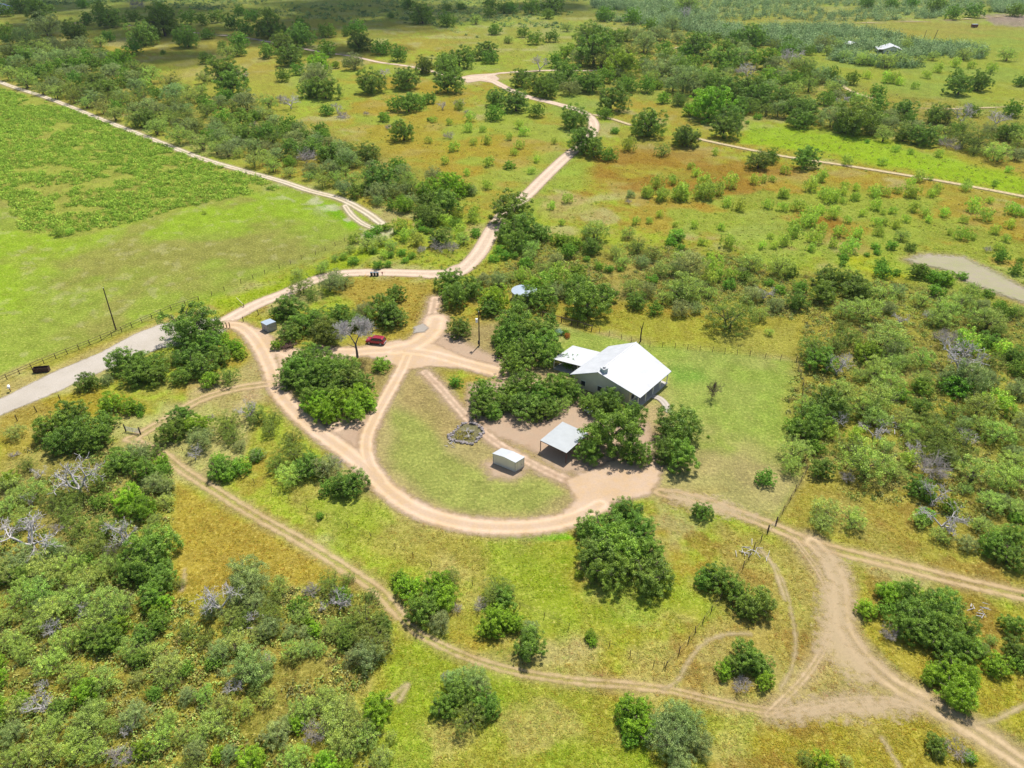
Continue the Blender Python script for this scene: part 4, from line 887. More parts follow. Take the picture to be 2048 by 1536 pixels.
# ------------------------------------------------------------------ buildings
def cyl(name, p, r, h, material, parent, n=16):
    b = MB(); b.tube((p[0], p[1], p[2]), (p[0], p[1], p[2] + h), r, n=n); return b.build(name, material, parent)
M_ROOF = simple('white_metal_roof', (.43, .44, .45), .55, .0, .10, .6, .5)
M_ROOFG = simple('galvanised_roof', (.28, .34, .40), .6, .0, .08, .7, .5)
M_WALL = simple('cream_siding', (.66, .60, .46), .8, 0, .07, .8)
M_SHED = simple('beige_metal_siding', (.68, .63, .52), .55, 0, .05, .9)
M_GREY = simple('weathered_grey_metal', (.34, .35, .36), .6, .3, .25, 1.5)
M_RUST = simple('red_oxide_steel', (.13, .05, .04), .7, .1, .3, 3)
M_DARK = simple('dark_interior', (.05, .05, .055), .6)
M_GLASS = simple('window_glass', (.04, .05, .06), .12, 0, .05, 1, .8)
M_WHITE = simple('white_paint', (.75, .75, .73), .5, 0, .05)
M_BROWN = simple('brown_rusted_steel', (.07, .04, .03), .75, .2, .4, 4)
M_POST = simple('weathered_post_wood', (.085, .06, .045), .9, 0, .35, 5)
M_PIPE = simple('rusty_pipe', (.12, .075, .055), .8, .1, .3, 4)
M_CONC = simple('concrete', (.42, .40, .37), .9, 0, .12, 2)
M_STONE = simple('field_stone', (.25, .22, .21), .9, 0, .3, 3)
def ribs(m, scale, axis_vec, strength=.35):
    """standing seams: a repeating height across the sheet"""
    g = N(m); nt = m.node_tree
    b = [n for n in nt.nodes if n.type == 'BSDF_PRINCIPLED'][0]
    tc = g.n('ShaderNodeTexCoord').outputs['Object']
    dt = g.n('ShaderNodeVectorMath', operation='DOT_PRODUCT', ins={0: tc, 1: axis_vec}).outputs['Value']
    f = g.math('PINGPONG', g.math('MULTIPLY', dt, scale), .5)
    k = g.ramp(f, 0, .12, 1, 0)
    bp = g.n('ShaderNodeBump', ins={'Strength': strength, 'Distance': .04, 'Height': k}); nt.links.new(bp.outputs[0], b.inputs['Normal'])
    old = b.inputs['Base Color'].links[0].from_socket
    sc = g.n('ShaderNodeVectorMath', operation='SCALE', ins={0: old, 3: g.ramp(k, 0, 1, 1, .86)}).outputs[0]
    nt.links.new(sc, b.inputs['Base Color'])
    return m

# main house
E0, RZ = 3.0, 5.8
hN, hM, hN2, hM2 = at(1139.4, 748.9, E0), at(1280.3, 795.8, E0), at(1216.8, 692.4, E0), at(1343.1, 742.5, E0)
hR, hR2 = at(1195.2, 744.4, RZ), at(1272.7, 684.1, RZ)
hc = (hN + hM + hN2 + hM2) / 4
house = empty('house', (hc.x, hc.y, 0), 0, 'large white metal roofed farmhouse with a gabled roof in the mown yard', 'house')
def L(p, z=None): return (p.x - hc.x, p.y - hc.y, p.z if z is None else z)
ridge_dir = (hR2 - hR); ridge_dir.z = 0; ridge_dir.normalize()
ribs(M_ROOF, 1 / .45, tuple(ridge_dir), .3)
b = MB(); T_ = .14
top = [hN, hR, hM, hM2, hR2, hN2]
vt = [b.b.verts.new(L(p)) for p in top]; vb = [b.b.verts.new(L(p, p.z - T_)) for p in top]
for q in ((0, 1, 4, 5), (1, 2, 3, 4)):
    b.b.faces.new([vt[i] for i in q]); b.b.faces.new([vb[i] for i in q][::-1])
for i in range(6):
    j = (i + 1) % 6; b.b.faces.new((vt[i], vb[i], vb[j], vt[j]))
roof = b.build('roof', M_ROOF, house)
b = MB(); b.tube(L(hR, hR.z + .02), L(hR2, hR2.z + .02), .09, n=6); b.build('ridge_cap', M_WHITE, roof)
def fr(s, back=0.0, drop=.2):
    """point under the roof: s 0..1 left to right, back 0..1 front to rear"""
    a = hN.lerp(hN2, back); r_ = hR.lerp(hR2, back); m_ = hM.lerp(hM2, back)
    d = (m_ - a); d.z = 0; sr = (r_ - a).dot(d) / d.dot(d)
    p = a.lerp(m_, s); z = E0 + (RZ - E0) * (s / sr if s < sr else (1 - s) / (1 - sr)); return Vector((p.x - hc.x, p.y - hc.y, z - drop)), sr
s0, s1, f0, f1 = .045, .84, .045, .955
sr = fr(.3, f0)[1]
b = MB()
def wallring(bk):
    p0, p1, p2 = fr(s0, bk)[0], fr(sr, bk)[0], fr(s1, bk)[0]
    return [Vector((p0.x, p0.y, 0)), p0, p1, p2, Vector((p2.x, p2.y, 0))]
fa, ba = wallring(f0), wallring(f1)
va = [b.b.verts.new(p) for p in fa]; vb_ = [b.b.verts.new(p) for p in ba]
b.b.faces.new(va); b.b.faces.new(vb_[::-1])
for i in range(4): b.b.faces.new((va[i], vb_[i], vb_[i + 1], va[i + 1]))
b.build('wall', M_WALL, house)
def onwall(name, s, z, w, h, material, side='front', back=.5, th=.06, parent=house):
    if side == 'front':
        p = fr(s, f0)[0]; q = fr(s + .01, f0)[0]; d = (q - p); d.z = 0; d.normalize(); n = Vector((d.y, -d.x, 0))
    else:
        p = fr(s1, back)[0]; q = fr(s1, back + .01)[0]; d = (q - p); d.z = 0; d.normalize(); n = Vector((d.y, -d.x, 0))
    c = Vector((p.x, p.y, z)) + n * (th / 2 + .004); bb = MB(); bb.box(c, (w, th, h), math.atan2(d.y, d.x)); return bb.build(name, material, parent)
for s_, z_ in ((.18, 1.5), (.42, 1.5)):
    w_ = onwall('window', s_, z_, 1.15, 1.35, M_WHITE); onwall('pane', s_, z_, .95, 1.15, M_GLASS, th=.10, parent=w_)
for bk in (.14, .34, .66, .86):
    w_ = onwall('window', 0, 1.45, 1.3, 1.4, M_WHITE, 'right', bk); onwall('pane', 0, 1.45, 1.1, 1.2, M_GLASS, 'right', bk, .10, w_)
dr = onwall('door', 0, 1.05, 1.0, 2.1, M_BROWN, 'right', .5, .08)
for bk in (.03, .27, .5, .73, .97):
    p = fr(.965, bk)[0]; b = MB(); b.box((p.x, p.y, p.z / 2), (.16, .16, p.z), .6); b.build('porch_post', M_WHITE, house)
b = MB(); pts = [fr(s1, f0)[0], fr(.985, f0)[0], fr(.985, f1)[0], fr(s1, f1)[0]]
b.slab([(p.x, p.y, .18) for p in pts], .175); b.build('porch_floor', M_CONC, house)
ch = at(1207.5, 748, 4.9); ch = Vector((ch.x - hc.x, ch.y - hc.y, 0))
M_CHIM = simple('pale_green_flashing', (.38, .46, .43), .6)
b = MB(); b.box((ch.x, ch.y, 5.5), (1.15, 1.15, 1.7), .6, .02); chim = b.build('chimney', M_CHIM, house)
b = MB(); b.box((ch.x, ch.y, 6.40), (1.3, 1.3, .1), .6); b.tube((ch.x, ch.y, 6.45), (ch.x, ch.y, 6.75), .3, n=12); b.build('chimney_cap', M_GREY, chim)
# patio wing
wA, wB, wC = at(1145.7, 689.8, 2.75), at(1200.3, 704.4, 2.75), at(1161.6, 732.4, 2.75)
wD = wA + (wC - wB); w2B = wB + (wB - wA) * .12; w2C = wC + (wC - wD) * .12
b = MB(); b.slab([L(wA, 2.62), L(w2B, 2.80), L(w2C, 2.80), L(wD, 2.62)], .1); b.build('wing_roof', M_ROOF, house)
for p in (wA, wD, wA.lerp(wD, .5), wC.lerp(wD, .1)):
    q = p.lerp((wA + wC) / 2, .05); b = MB(); b.box((q.x - hc.x, q.y - hc.y, 1.25), (.15, .15, 2.5), .6); b.build('wing_post', M_WHITE, house)
b = MB(); b.slab([L(wA, .1), L(wB, .1), L(wC, .1), L(wD, .1)], .09); b.build('patio_floor', M_CONC, house)

# carport
z = 2.6; c1, c2, c4 = at(1080, 880.5, z), at(1125, 844, z), at(1133, 906, z); c3 = c2 + (c4 - c1); cc_ = (c1 + c3) / 2
cp = empty('carport', (cc_.x, cc_.y, 0), 0, 'open carport with a flat white metal roof on rusty steel posts', 'carport')
M_ROOF2 = ribs(simple('carport_roof_sheet', (.35, .37, .37), .6, 0, .07, .7), 1 / .3, tuple((c2 - c1).normalized()), .3)
LL = lambda p, z: (p.x - cc_.x, p.y - cc_.y, z)
b = MB(); b.slab([LL(c1, z), LL(c2, z + .1), LL(c3, z + .1), LL(c4, z)], .06); b.build('roof', M_ROOF2, cp)
for p, q in ((c1, c2), (c4, c3), (c1, c4), (c2, c3)):
    b = MB(); p_ = p.lerp(cc_, .02); q_ = q.lerp(cc_, .02); b.tube(LL(p_, z - .16), LL(q_, z - .16), .075, n=6); b.build('beam', M_RUST, cp)
for p in (c1, c2, c3, c4, c1.lerp(c2, .5), c4.lerp(c3, .5)):
    p = p.lerp(cc_, .03); b = MB(); b.box(LL(p, (z - .1) / 2), (.11, .11, z - .1), .6); b.build('post', M_RUST, cp)

# shed beside the carport
def shed(name, label, base, eave, rise, over, mw, mr, ridge_across=True, door=True, cat='shed'):
    """base: four ground corners; roof ridge halves the long side"""
    c0 = sum((Vector(p) for p in base), Vector()) / 4; e = empty(name, (c0.x, c0.y, 0), 0, label, cat)
    P = [Vector((p[0] - c0.x, p[1] - c0.y, 0)) for p in base]
    b = MB(); m0, m1 = (P[0] + P[1]) / 2, (P[2] + P[3]) / 2; up = Vector((0, 0, 1))
    ring = [(P[0], eave), (m0, eave + rise), (P[1], eave), (P[2], eave), (m1, eave + rise), (P[3], eave)]
    vt = [b.b.verts.new(p + up * (z - .03)) for p, z in ring]; v0 = [b.b.verts.new(p) for p, z in ring]
    for i in range(6): j = (i + 1) % 6; b.b.faces.new((v0[i], v0[j], vt[j], vt[i]))
    b.b.faces.new((vt[0], vt[1], vt[4], vt[5])); b.b.faces.new((vt[1], vt[2], vt[3], vt[4])); b.build('wall', mw, e)
    k = 1 + over / P[0].length; b = MB(); R = [(p * k, z) for p, z in ring]
    vt = [b.b.verts.new(p + up * (z + .05)) for p, z in R]; v0 = [b.b.verts.new(p + up * (z - .02)) for p, z in R]
    for q in ((0, 1, 4, 5), (1, 2, 3, 4)): b.b.faces.new([vt[i] for i in q]); b.b.faces.new([v0[i] for i in q][::-1])
    for i in range(6): j = (i + 1) % 6; b.b.faces.new((v0[i], v0[j], vt[j], vt[i]))
    b.build('roof', mr, e)
    d = (P[1] - P[0]).normalized(); n = Vector((d.y, -d.x, 0))
    for p in P:
        b = MB(); b.box((p.x, p.y, eave / 2 - .02), (.09, .09, eave - .06), math.atan2(d.y, d.x)); b.build('corner_trim', M_GREY, e)
    if door:
        q = P[1].lerp(P[2], .5); dd = (P[2] - P[1]).normalized(); nn = Vector((dd.y, -dd.x, 0))
        b = MB(); b.box(Vector((q.x, q.y, eave * .45)) + nn * .03, (1.1, .05, eave * .85), math.atan2(dd.y, dd.x)); dr = b.build('door', mw, e)
        b = MB(); b.box(Vector((q.x, q.y, eave * .45)) + nn * .08 + dd * .4, (.05, .05, .2), 0); b.build('handle', M_DARK, dr)
    return e
M_SHED = ribs(M_SHED, 1 / .25, (.85, -.52, 0), .4)
sA, sB, sC = at(986.4, 926.6), at(1030.3, 944.3), at(1048, 933.5); sD = sA + (sC - sB)
shed('shed', 'small beige metal shed with a pale low roof on the mown island', [sA, sB, sC, sD], 2.3, .28, .16, M_SHED, simple('shed_roof_sheet', (.40, .42, .43), .55, 0, .04, .8))
tA, tB, tC = at(521.7, 643.7, 2.2), at(532.8, 649.8, 2.2), at(551.1, 643.0, 2.2); tD = tA + (tC - tB)
for p in (tA, tB, tC, tD): p.z = 0
M_GREY2 = ribs(simple('grey_siding', (.33, .34, .35), .6, .1, .25, 1.2), 1 / .3, (.8, .5, 0), .4)
shed('shed', 'small grey metal shed with a pale blue roof near the gate', [tB, tC, tD, tA], 2.1, .06, .1, M_GREY2, M_ROOFG, door=False)

# water tank behind the yard
tk = at(1049, 580, 2.6); e = empty('water_tank', (tk.x, tk.y, 0), 0, 'round water tank with a pale blue grey lid behind the yard oaks', 'water tank')
cyl('tank_wall', (0, 0, 0), 3.3, 2.5, M_GREY, e, 48)
b = MB(); b.tube((0, 0, 2.5), (0, 0, 2.9), 3.45, .3, 48); b.build('lid', M_ROOFG, e)
b = MB(); b.tube((0, 0, 2.82), (0, 0, 3.0), .3, n=16); b.build('hatch', M_ROOFG, e)

# far houses
def farhouse(px_, py_, wpx, dpt, h, rise, label, mw, mr, rz=0.0, porch=True):
    p = at(px_, py_); Wd = wpx * depth(p) / CF; e = empty('house', (p.x, p.y, 0), rz, label, 'house')
    b = MB(); x = Wd / 2; y = dpt
    for s_ in (0,):
        v = [b.b.verts.new(q) for q in ((-x, 0, 0), (x, 0, 0), (x, 0, h), (0, 0, h + rise), (-x, 0, h))]
        w = [b.b.verts.new((a.co.x, y, a.co.z)) for a in v]
        b.b.faces.new(v); b.b.faces.new(w[::-1])
        for i in range(5): b.b.faces.new((v[i], w[i], w[(i + 1) % 5], v[(i + 1) % 5]))
    b.build('wall', mw, e)
    o_ = .8; b = MB()
    for sx in (-1, 1):
        zs = h - rise * o_ / x
        b.slab([(0.0, -o_, h + rise + .2), (sx * (x + o_), -o_, zs + .15), (sx * (x + o_), y + o_, zs + .15), (0.0, y + o_, h + rise + .2)][::sx], .12)
    b.build('roof', mr, e)
    for wx in (-.55, .1, .55):
        b = MB(); b.box((wx * x, -.04, 1.5), (1.1, .08, 1.2)); w = b.build('window', M_WHITE, e)
        b = MB(); b.box((wx * x, -.07, 1.5), (.9, .08, 1.0)); b.build('pane', M_GLASS, w)
    b = MB(); b.box((-.2 * x, -.04, 1.05), (1, .09, 2.1)); b.build('door', M_DARK, e)
    if porch:
        b = MB(); b.slab([(-x - 4, -1, 2.5), (-x, -1, 2.9), (-x, y * .9, 2.9), (-x - 4, y * .9, 2.5)], .12); b.build('porch_roof', mr, e)
        for yy in (-.8, y * .4, y * .85):
            b = MB(); b.box((-x - 3.8, yy, 1.2), (.2, .2, 2.4)); b.build('porch_post', M_WHITE, e)
    return e
M_FARW = simple('pale_grey_siding', (.50, .53, .58), .7)
farhouse(1783, 107.5, 32, 13, 2.8, 1.9, 'distant pale grey house with a white gabled roof and side porch', M_FARW, M_ROOF, -.25)
farhouse(1707, 96, 19, 6, 2.6, 1.0, 'small distant dark red barn with a pale roof left of the far house', M_RUST, M_ROOF, .2, False)
farhouse(8, 26, 34, 16, 4.5, 3, 'distant white house among dark trees in the far left corner', M_WHITE, M_ROOFG, .6, False)

# dark steel bin and other road side things
p = at(84.5, 743); e = empty('feed_trough', (p.x, p.y, 0), .18, 'dark brown rusted open steel trough beside the gravel road', 'trough')
b = MB()
for c, d in (((0, -.5, .55), (3.2, .06, 1.1)), ((0, .5, .55), (3.2, .06, 1.1)), ((-1.57, 0, .55), (.06, .94, 1.1)), ((1.57, 0, .55), (.06, .94, 1.1)), ((0, 0, .12), (3.08, .94, .06))): b.box(c, d)
b.build('tub', M_BROWN, e)
for x in (-1.2, -.4, .4, 1.2): b = MB(); b.box((x, -.56, .55), (.08, .06, 1.08)); b.build('rib', M_BROWN, e)
for x in (-1.3, 1.3): b = MB(); b.box((x, 0, .045), (.12, 1.2, .09)); b.build('skid', M_BROWN, e)
b = MB(); b.tube((-1.6, -.5, 1.12), (1.6, -.5, 1.12), .05, n=6); b.tube((-1.6, .5, 1.12), (1.6, .5, 1.12), .05, n=6); b.build('rim', M_BROWN, e)
p = at(21.5, 783); e = empty('mailbox', (p.x, p.y, 0), .5, 'white mailbox on a post at the near edge of the left pasture', 'mailbox')
b = MB(); b.box((0, 0, .5), (.14, .14, 1.0)); b.build('post', M_POST, e)
b = MB(); b.box((0, 0, 1.18), (.5, .8, .34), 0, .08); b.tube((0, -.4, 1.3), (0, .4, 1.3), .24, n=12); bx = b.build('box', M_WHITE, e)
b = MB(); b.box((0, -.42, 1.2), (.42, .03, .36)); b.build('door', M_WHITE, bx)
M_BIN = simple('charcoal_plastic', (.035, .045, .045), .5); M_LID = simple('blue_grey_lid', (.10, .14, .17), .5)
bins = None
for i, x in enumerate((743.6, 749.6, 755.4)):
    p = at(x, 551.6)
    lab = ['leftmost of the three dark wheelie bins beside the pink road', 'middle one of the three dark wheelie bins beside the pink road', 'rightmost of the three dark wheelie bins beside the pink road'][i]
    if not bins:
        bins = empty('wheelie_bin', (p.x, p.y, 0), .05, lab, 'bin', 'wheelie bins by the road')
        b = MB(); r_ = bmesh.ops.create_cone(b.b, cap_ends=True, segments=4, radius1=.36, radius2=.46, depth=.95, matrix=Matrix.Translation((0, 0, .55)) @ Matrix.Rotation(math.pi / 4, 4, 'Z')); b.build('body', M_BIN, bins)
        b = MB(); b.box((0, -.02, 1.06), (.68, .74, .08), 0, .02); b.build('lid', M_LID, bins)
        for s_ in (-1, 1): b = MB(); b.tube((s_ * .26, .3, .1), (s_ * .34, .3, .1), .1, n=12); b.build('wheel', M_DARK, bins)
        b = MB(); b.tube((-.25, .42, 1.0), (.25, .42, 1.0), .025, n=6); b.build('handle', M_BIN, bins)
    else:
        r_ = bins.copy(); COL.objects.link(r_); r_.location = (p.x, p.y, 0); r_['label'] = lab
        for c_ in bins.children: d_ = c_.copy(); COL.objects.link(d_); d_.parent = r_
M_REDS = simple('faded_red_paint', (.42, .06, .07), .6)
p = at(765, 551); e = empty('marker_post', (p.x, p.y, 0), 0, 'short red marker post right of the three wheelie bins', 'post')
b = MB(); b.tube((0, 0, 0), (0, 0, 1.1), .06, n=8); b.build('post', M_POST, e); b = MB(); b.box((0, -.08, .85), (.34, .05, .5), 0, .01); b.build('panel', M_REDS, e)

# cars
def car(loc, rz, paint, label, name='parked_car', cat='car'):
    e = empty(name, loc, rz, label, cat); Lh, Wd = 2.3, .92
    prof = [(-2.28, .42), (-2.3, .78), (-2.2, .98), (-1.25, 1.08), (-.62, 1.66), (-.3, 1.74), (1.55, 1.74), (2.0, 1.62), (2.22, 1.05), (2.28, .9), (2.28, .42)]
    bm = bmesh.new(); rows = []
    for y, k in ((-Wd, 0), (-Wd * .96, 1), (Wd * .96, 1), (Wd, 0)):
        row = []
        for x, z in prof:
            t = max(0, (z - 1.05) / .7); yy = y * (1 - .17 * t); zz = z
            if k == 0: xx = x * .975; zz = min(z, 1.70) - .03 if z > .5 else z
            else: xx = x
            row.append(bm.verts.new((xx, yy, zz)))
        rows.append(row)
    n = len(prof)
    for a, c in zip(rows[:-1], rows[1:]):
        for i in range(n): j = (i + 1) % n; bm.faces.new((a[i], a[j], c[j], c[i]))
    bm.faces.new(rows[0][::-1]); bm.faces.new(rows[-1])
    bmesh.ops.recalc_face_normals(bm, faces=bm.faces)
    me = bpy.data.meshes.new('body'); bm.to_mesh(me); bm.free(); me.materials.append(paint); body = link('body', me, e)
    bv = body.modifiers.new('b', 'BEVEL'); bv.width = .05; bv.segments = 2
    def pl(name, pts, m_, th=.02):
        b = MB(); v = [Vector(p) for p in pts]; nrm = (v[1] - v[0]).cross(v[2] - v[0]).normalized()
        c0 = sum(v, Vector()) / len(v)
        if nrm.dot(c0 - Vector((0, 0, .9))) < 0: nrm = -nrm
        t_ = [b.b.verts.new(p + nrm * th) for p in v]; q_ = [b.b.verts.new(p - nrm * .01) for p in v]
        b.b.faces.new(t_); b.b.faces.new(q_[::-1])
        for i in range(len(v)): j = (i + 1) % len(v); b.b.faces.new((t_[i], q_[i], q_[j], t_[j]))
        return b.build(name, m_, e)
    pl('windscreen', [(-1.2, -.78, 1.12), (-1.2, .78, 1.12), (-.66, .70, 1.62), (-.66, -.70, 1.62)], M_GLASS)
    pl('rear_window', [(2.17, -.72, 1.15), (2.17, .72, 1.15), (2.03, .66, 1.55), (2.03, -.66, 1.55)], M_GLASS)
    for s_ in (-1, 1):
        for a, c_, d_, f_ in ((-1.0, -.62, .0, .0), (.08, .08, .98, .98), (1.06, 1.06, 1.98, 1.85)):
            pl('side_window', [(a, s_ * .915, 1.12), (c_, s_ * .81, 1.60), (f_, s_ * .81, 1.60), (d_, s_ * .915, 1.12)], M_GLASS, .015)
        b = MB(); b.box((-2.27, s_ * .66, .82), (.08, .36, .18), 0, .02); b.build('headlight', M_WHITE, e)
        b = MB(); b.box((2.27, s_ * .74, 1.0), (.08, .16, .42), 0, .02); b.build('tail_light', M_REDS, e)
        b = MB(); b.box((-.85, s_ * 1.0, 1.14), (.14, .2, .13), 0, .03); b.build('wing_mirror', paint, e)
        b = MB(); b.tube((-.2, s_ * .68, 1.78), (1.6, s_ * .68, 1.78), .02, n=6); b.build('roof_rail', M_DARK, e)
        for x in (-1.42, 1.42):
            b = MB(); b.tube((x, s_ * .74, .35), (x, s_ * .96, .35), .35, n=24); w = b.build('wheel', M_DARK, e)
            b = MB(); b.tube((x, s_ * .95, .35), (x, s_ * .98, .35), .22, n=16); b.build('rim', simple('alloy', (.5, .5, .5), .35, .6), w)
    b = MB(); b.box((-2.29, 0, .5), (.12, 1.7, .22), 0, .03); b.build('bumper', M_DARK, e)
    b = MB(); b.box((2.29, 0, .5), (.12, 1.7, .22), 0, .03); b.build('bumper', M_GREY, e)
    return e
M_RED = simple('dark_red_car_paint', (.30, .012, .03), .22, .2, .05, 1, .6)
a, c_ = at(734, 684), at(771, 688); q = (a + c_) / 2; dvec = c_ - a
car((q.x, q.y, 0), math.atan2(dvec.y, dvec.x), M_RED, 'dark red station wagon parked under trees beside the driveway')
q = at(1190, 822); car((q.x, q.y, 0), .6, simple('silver_paint', (.6, .62, .66), .25, .3), 'silver car half hidden under the big oak by the house')

# poles
def pole(px_, py_, h, label, lean=(0, 0), meter=False, arm=False, r=.17):
    p = at(px_, py_); e = empty('utility_pole', (p.x, p.y, 0), 0, label, 'utility pole')
    b = MB(); b.tube((0, 0, -.1), (lean[0], lean[1], h), r, r * .65, 10); b.build('pole', M_POST, e)
    if arm:
        b = MB(); b.box((lean[0], lean[1], h - .6), (1.6, .12, .12), .4); ar = b.build('crossarm', M_POST, e)
        for s_ in (-.65, .65): b = MB(); b.tube((s_ * .92 + lean[0], s_ * .39 + lean[1], h - .54), (s_ * .92 + lean[0], s_ * .39 + lean[1], h - .3), .07, n=8); b.build('insulator', M_WHITE, ar)
    else:
        b = MB(); b.tube((lean[0], lean[1], h), (lean[0], lean[1], h + .18), .06, n=8); b.build('insulator', M_WHITE, e)
    if meter:
        b = MB(); b.box((-.05, -.32, 1.0), (.5, .3, .9), 0, .03); b.build('meter_box', M_DARK, e)
        b = MB(); b.tube((-.42, -.1, h - 2.6), (-.42, -.1, h - 1.7), .28, n=14); b.build('transformer', M_WHITE, e)
    return e
pole(232, 660, 11.6, 'tall dark utility pole in the fence line of the left pasture', (.9, -.6), arm=False)
pole(958.5, 691, 8.9, 'utility pole with a meter box in the bare yard', (.1, 0), meter=True)
pole(1865, 85.5, 9, 'taller of the two far utility poles right of the distant house', (1.2, 0), r=.25)
pole(1846, 82, 7.5, 'shorter far utility pole just left of the taller one', (.3, 0), r=.2)
p = at(1281, 683); segs = [((0, 0, 0), (-.1, 0, 1.8), .2, .17), ((-.1, 0, 1.8), (-.05, 0, 3.2), .17, .14), ((-.05, 0, 3.2), (.25, 0, 5.2), .14, .06), ((-.05, 0, 3.2), (-.5, .2, 4.2), .08, .03)]
o = link('dead_snag', tubes_mesh('dead_snag', segs, M_POST, 7)); o.location = p; tag(o, 'dark broken dead trunk standing beyond the rear yard fence', 'dead tree')

# fences
fence_n = 0
def fence(name, label, P, spacing, h, pr, pm, rails=(), rr=.02, rm=None, heavy=()):
    W = [at(*p) for p in P]; e = empty(name, W[0], 0, label, 'fence'); o0 = W[0]; rm = rm or pm
    pts = []; 
    for a, b_ in zip(W[:-1], W[1:]):
        n = max(1, round((b_ - a).length / spacing)); pts += [a.lerp(b_, i / n) for i in range(n)]
    pts.append(W[-1]); rr_ = random.Random(len(P)); ref = None; tops = []
    for i, p in enumerate(pts):
        q = p - o0; tl = Vector((rr_.gauss(0, .04), rr_.gauss(0, .04), 0)); k = 1.6 if i in heavy else 1
        if ref is None or k > 1:
            b = MB(); b.tube((0, 0, -.05), (tl.x, tl.y, h), pr * k, pr * .85 * k, 7); o_ = b.build('post', pm, e)
            if k == 1: ref = o_
        elif i < 100: o_ = ref.copy(); COL.objects.link(o_); o_.parent = e
        o_.location = q; o_.rotation_euler = (rr_.gauss(0, .03), rr_.gauss(0, .03), rr_.uniform(0, 6))
    for z in rails:
        segs = [(tuple(a - o0 + Vector((0, 0, z * h))), tuple(b_ - o0 + Vector((0, 0, z * h))), rr, rr) for a, b_ in zip(pts[:-1], pts[1:])]
        link('rail' if rr > .02 else 'wire', tubes_mesh('rail', segs, rm, 5), e)
    return e
fence('pipe_fence', 'brown pipe rail fence along the left pasture beside the gravel road', [(-40, 784), (14.6, 759.3), (64, 737), (112, 717), (158, 699), (203, 680.6), (244, 664), (304, 637), (343, 620), (398, 602)], 3.1, 1.35, .085, M_PIPE, (.97, .55), .05)
fence('wire_fence', 'thin post and wire fence between the pasture and the pink road', [(398, 602), (449, 582), (482, 567), (530, 548), (559, 537), (603, 519), (631, 510), (690, 483), (730, 470), (790, 455), (815, 447)], 4.2, 1.3, .07, M_POST, (.9, .6, .3), .014)
fence('log_fence', 'rough log rail fence at the back of the yard near the water tank', [(1085, 633), (1106.7, 639.5), (1123, 644.5), (1143, 650), (1155, 652), (1183, 661.5)], 2.6, 1.5, .13, M_POST, (.9,), .10, heavy=(1,))
fence('wire_fence', 'wire fence along the upper edge of the mown lawn', [(1183, 661.5), (1199, 665), (1218, 671.5), (1243, 678.5), (1263, 683), (1300, 691), (1400, 701), (1500, 711), (1592, 723)], 3.0, 1.35, .06, M_POST, (.9, .6, .3), .014, heavy=(0,))
fence('wire_fence', 'wire fence down the right hand side of the lawn', [(1592, 723), (1606, 770), (1600, 860), (1612, 945), (1580, 1000), (1551, 1048)], 3.2, 1.35, .06, M_POST, (.9, .6, .3), .014, heavy=(0,))
fence('wire_fence', 'leaning wire fence running from the track down to the lower fence corner', [(1536, 1063), (1508, 1098), (1486, 1136), (1440, 1200), (1405, 1245), (1376, 1285), (1358, 1307), (1330, 1336)], 2.8, 1.35, .07, M_POST, (.9, .5), .014, heavy=(0,))
fence('wire_fence', 'long sagging wire fence below the loop driveway', [(300, 880), (400, 915), (509, 967), (615, 1020), (695, 1055), (791, 1097), (900, 1150), (1040, 1215), (1138, 1257), (1219, 1291), (1261, 1311), (1307, 1332), (1328, 1336)], 4.2, 1.25, .05, M_POST, (.9, .5), .012)
fence('fence_posts', 'three leaning fence posts below the gravel road at the left', [(35, 842), (73.5, 824), (121, 801), (160, 786)], 5, 1.5, .1, M_POST, (.85,), .012)
fence('fence_posts', 'dark gate posts beside the entrance to the loop driveway', [(448, 656), (454, 655.5), (460, 655.5)], 1.5, 1.5, .12, M_RUST, (.9,), .04)
fence('fence_posts', 'short run of posts behind the grey shed', [(487, 643), (517, 629.5), (545, 619)], 4.0, 1.4, .1, M_POST, (.8,), .014)
def gate(P, h, label, bars, m_, name='gate', r=.035):
    a, b_ = at(*P[0]), at(*P[1]); e = empty(name, a, 0, label, 'gate'); d = b_ - a; b = MB()
    for k in range(bars): z = .25 + (h - .25) * k / max(1, bars - 1); b.tube((0, 0, z), (d.x, d.y, z), r, n=6)
    for s_ in (0, .5, 1): q = d * s_; b.tube((q.x, q.y, .25), (q.x, q.y, h), r, n=6)
    b.build('gate_frame', m_, e)
    for q in (Vector(), d):
        k = q - d.normalized() * .2 if q.length < .1 else q + d.normalized() * .2
        b = MB(); b.tube((k.x, k.y, -.1), (k.x, k.y, h + .5), .13, .11, 8); b.build('gate_post', M_POST, e)
gate([(253.5, 863), (280, 868.5)], 1.25, 'grey tubular farm gate across the track in the lower left thicket', 6, M_GREY)
gate([(1536.5, 1062), (1551, 1048)], 1.0, 'low wire gap gate where the ranch track leaves the yard', 2, M_GREY, r=.015)
M_YEL = simple('pale_yellow_paint', (.62, .55, .30), .6)
a, b_ = at(488, 614.6), at(474.4, 601.8); e = empty('barrier_pole', a, 0, 'pale yellow barrier pole swung open beside the pink road', 'barrier'); d = b_ - a
b = MB(); b.tube((0, 0, .8), (d.x, d.y, 1.0), .07, n=8); b.build('boom', M_YEL, e); b = MB(); b.tube((0, 0, 0), (0, 0, 1.1), .1, n=8); b.build('post', M_POST, e)

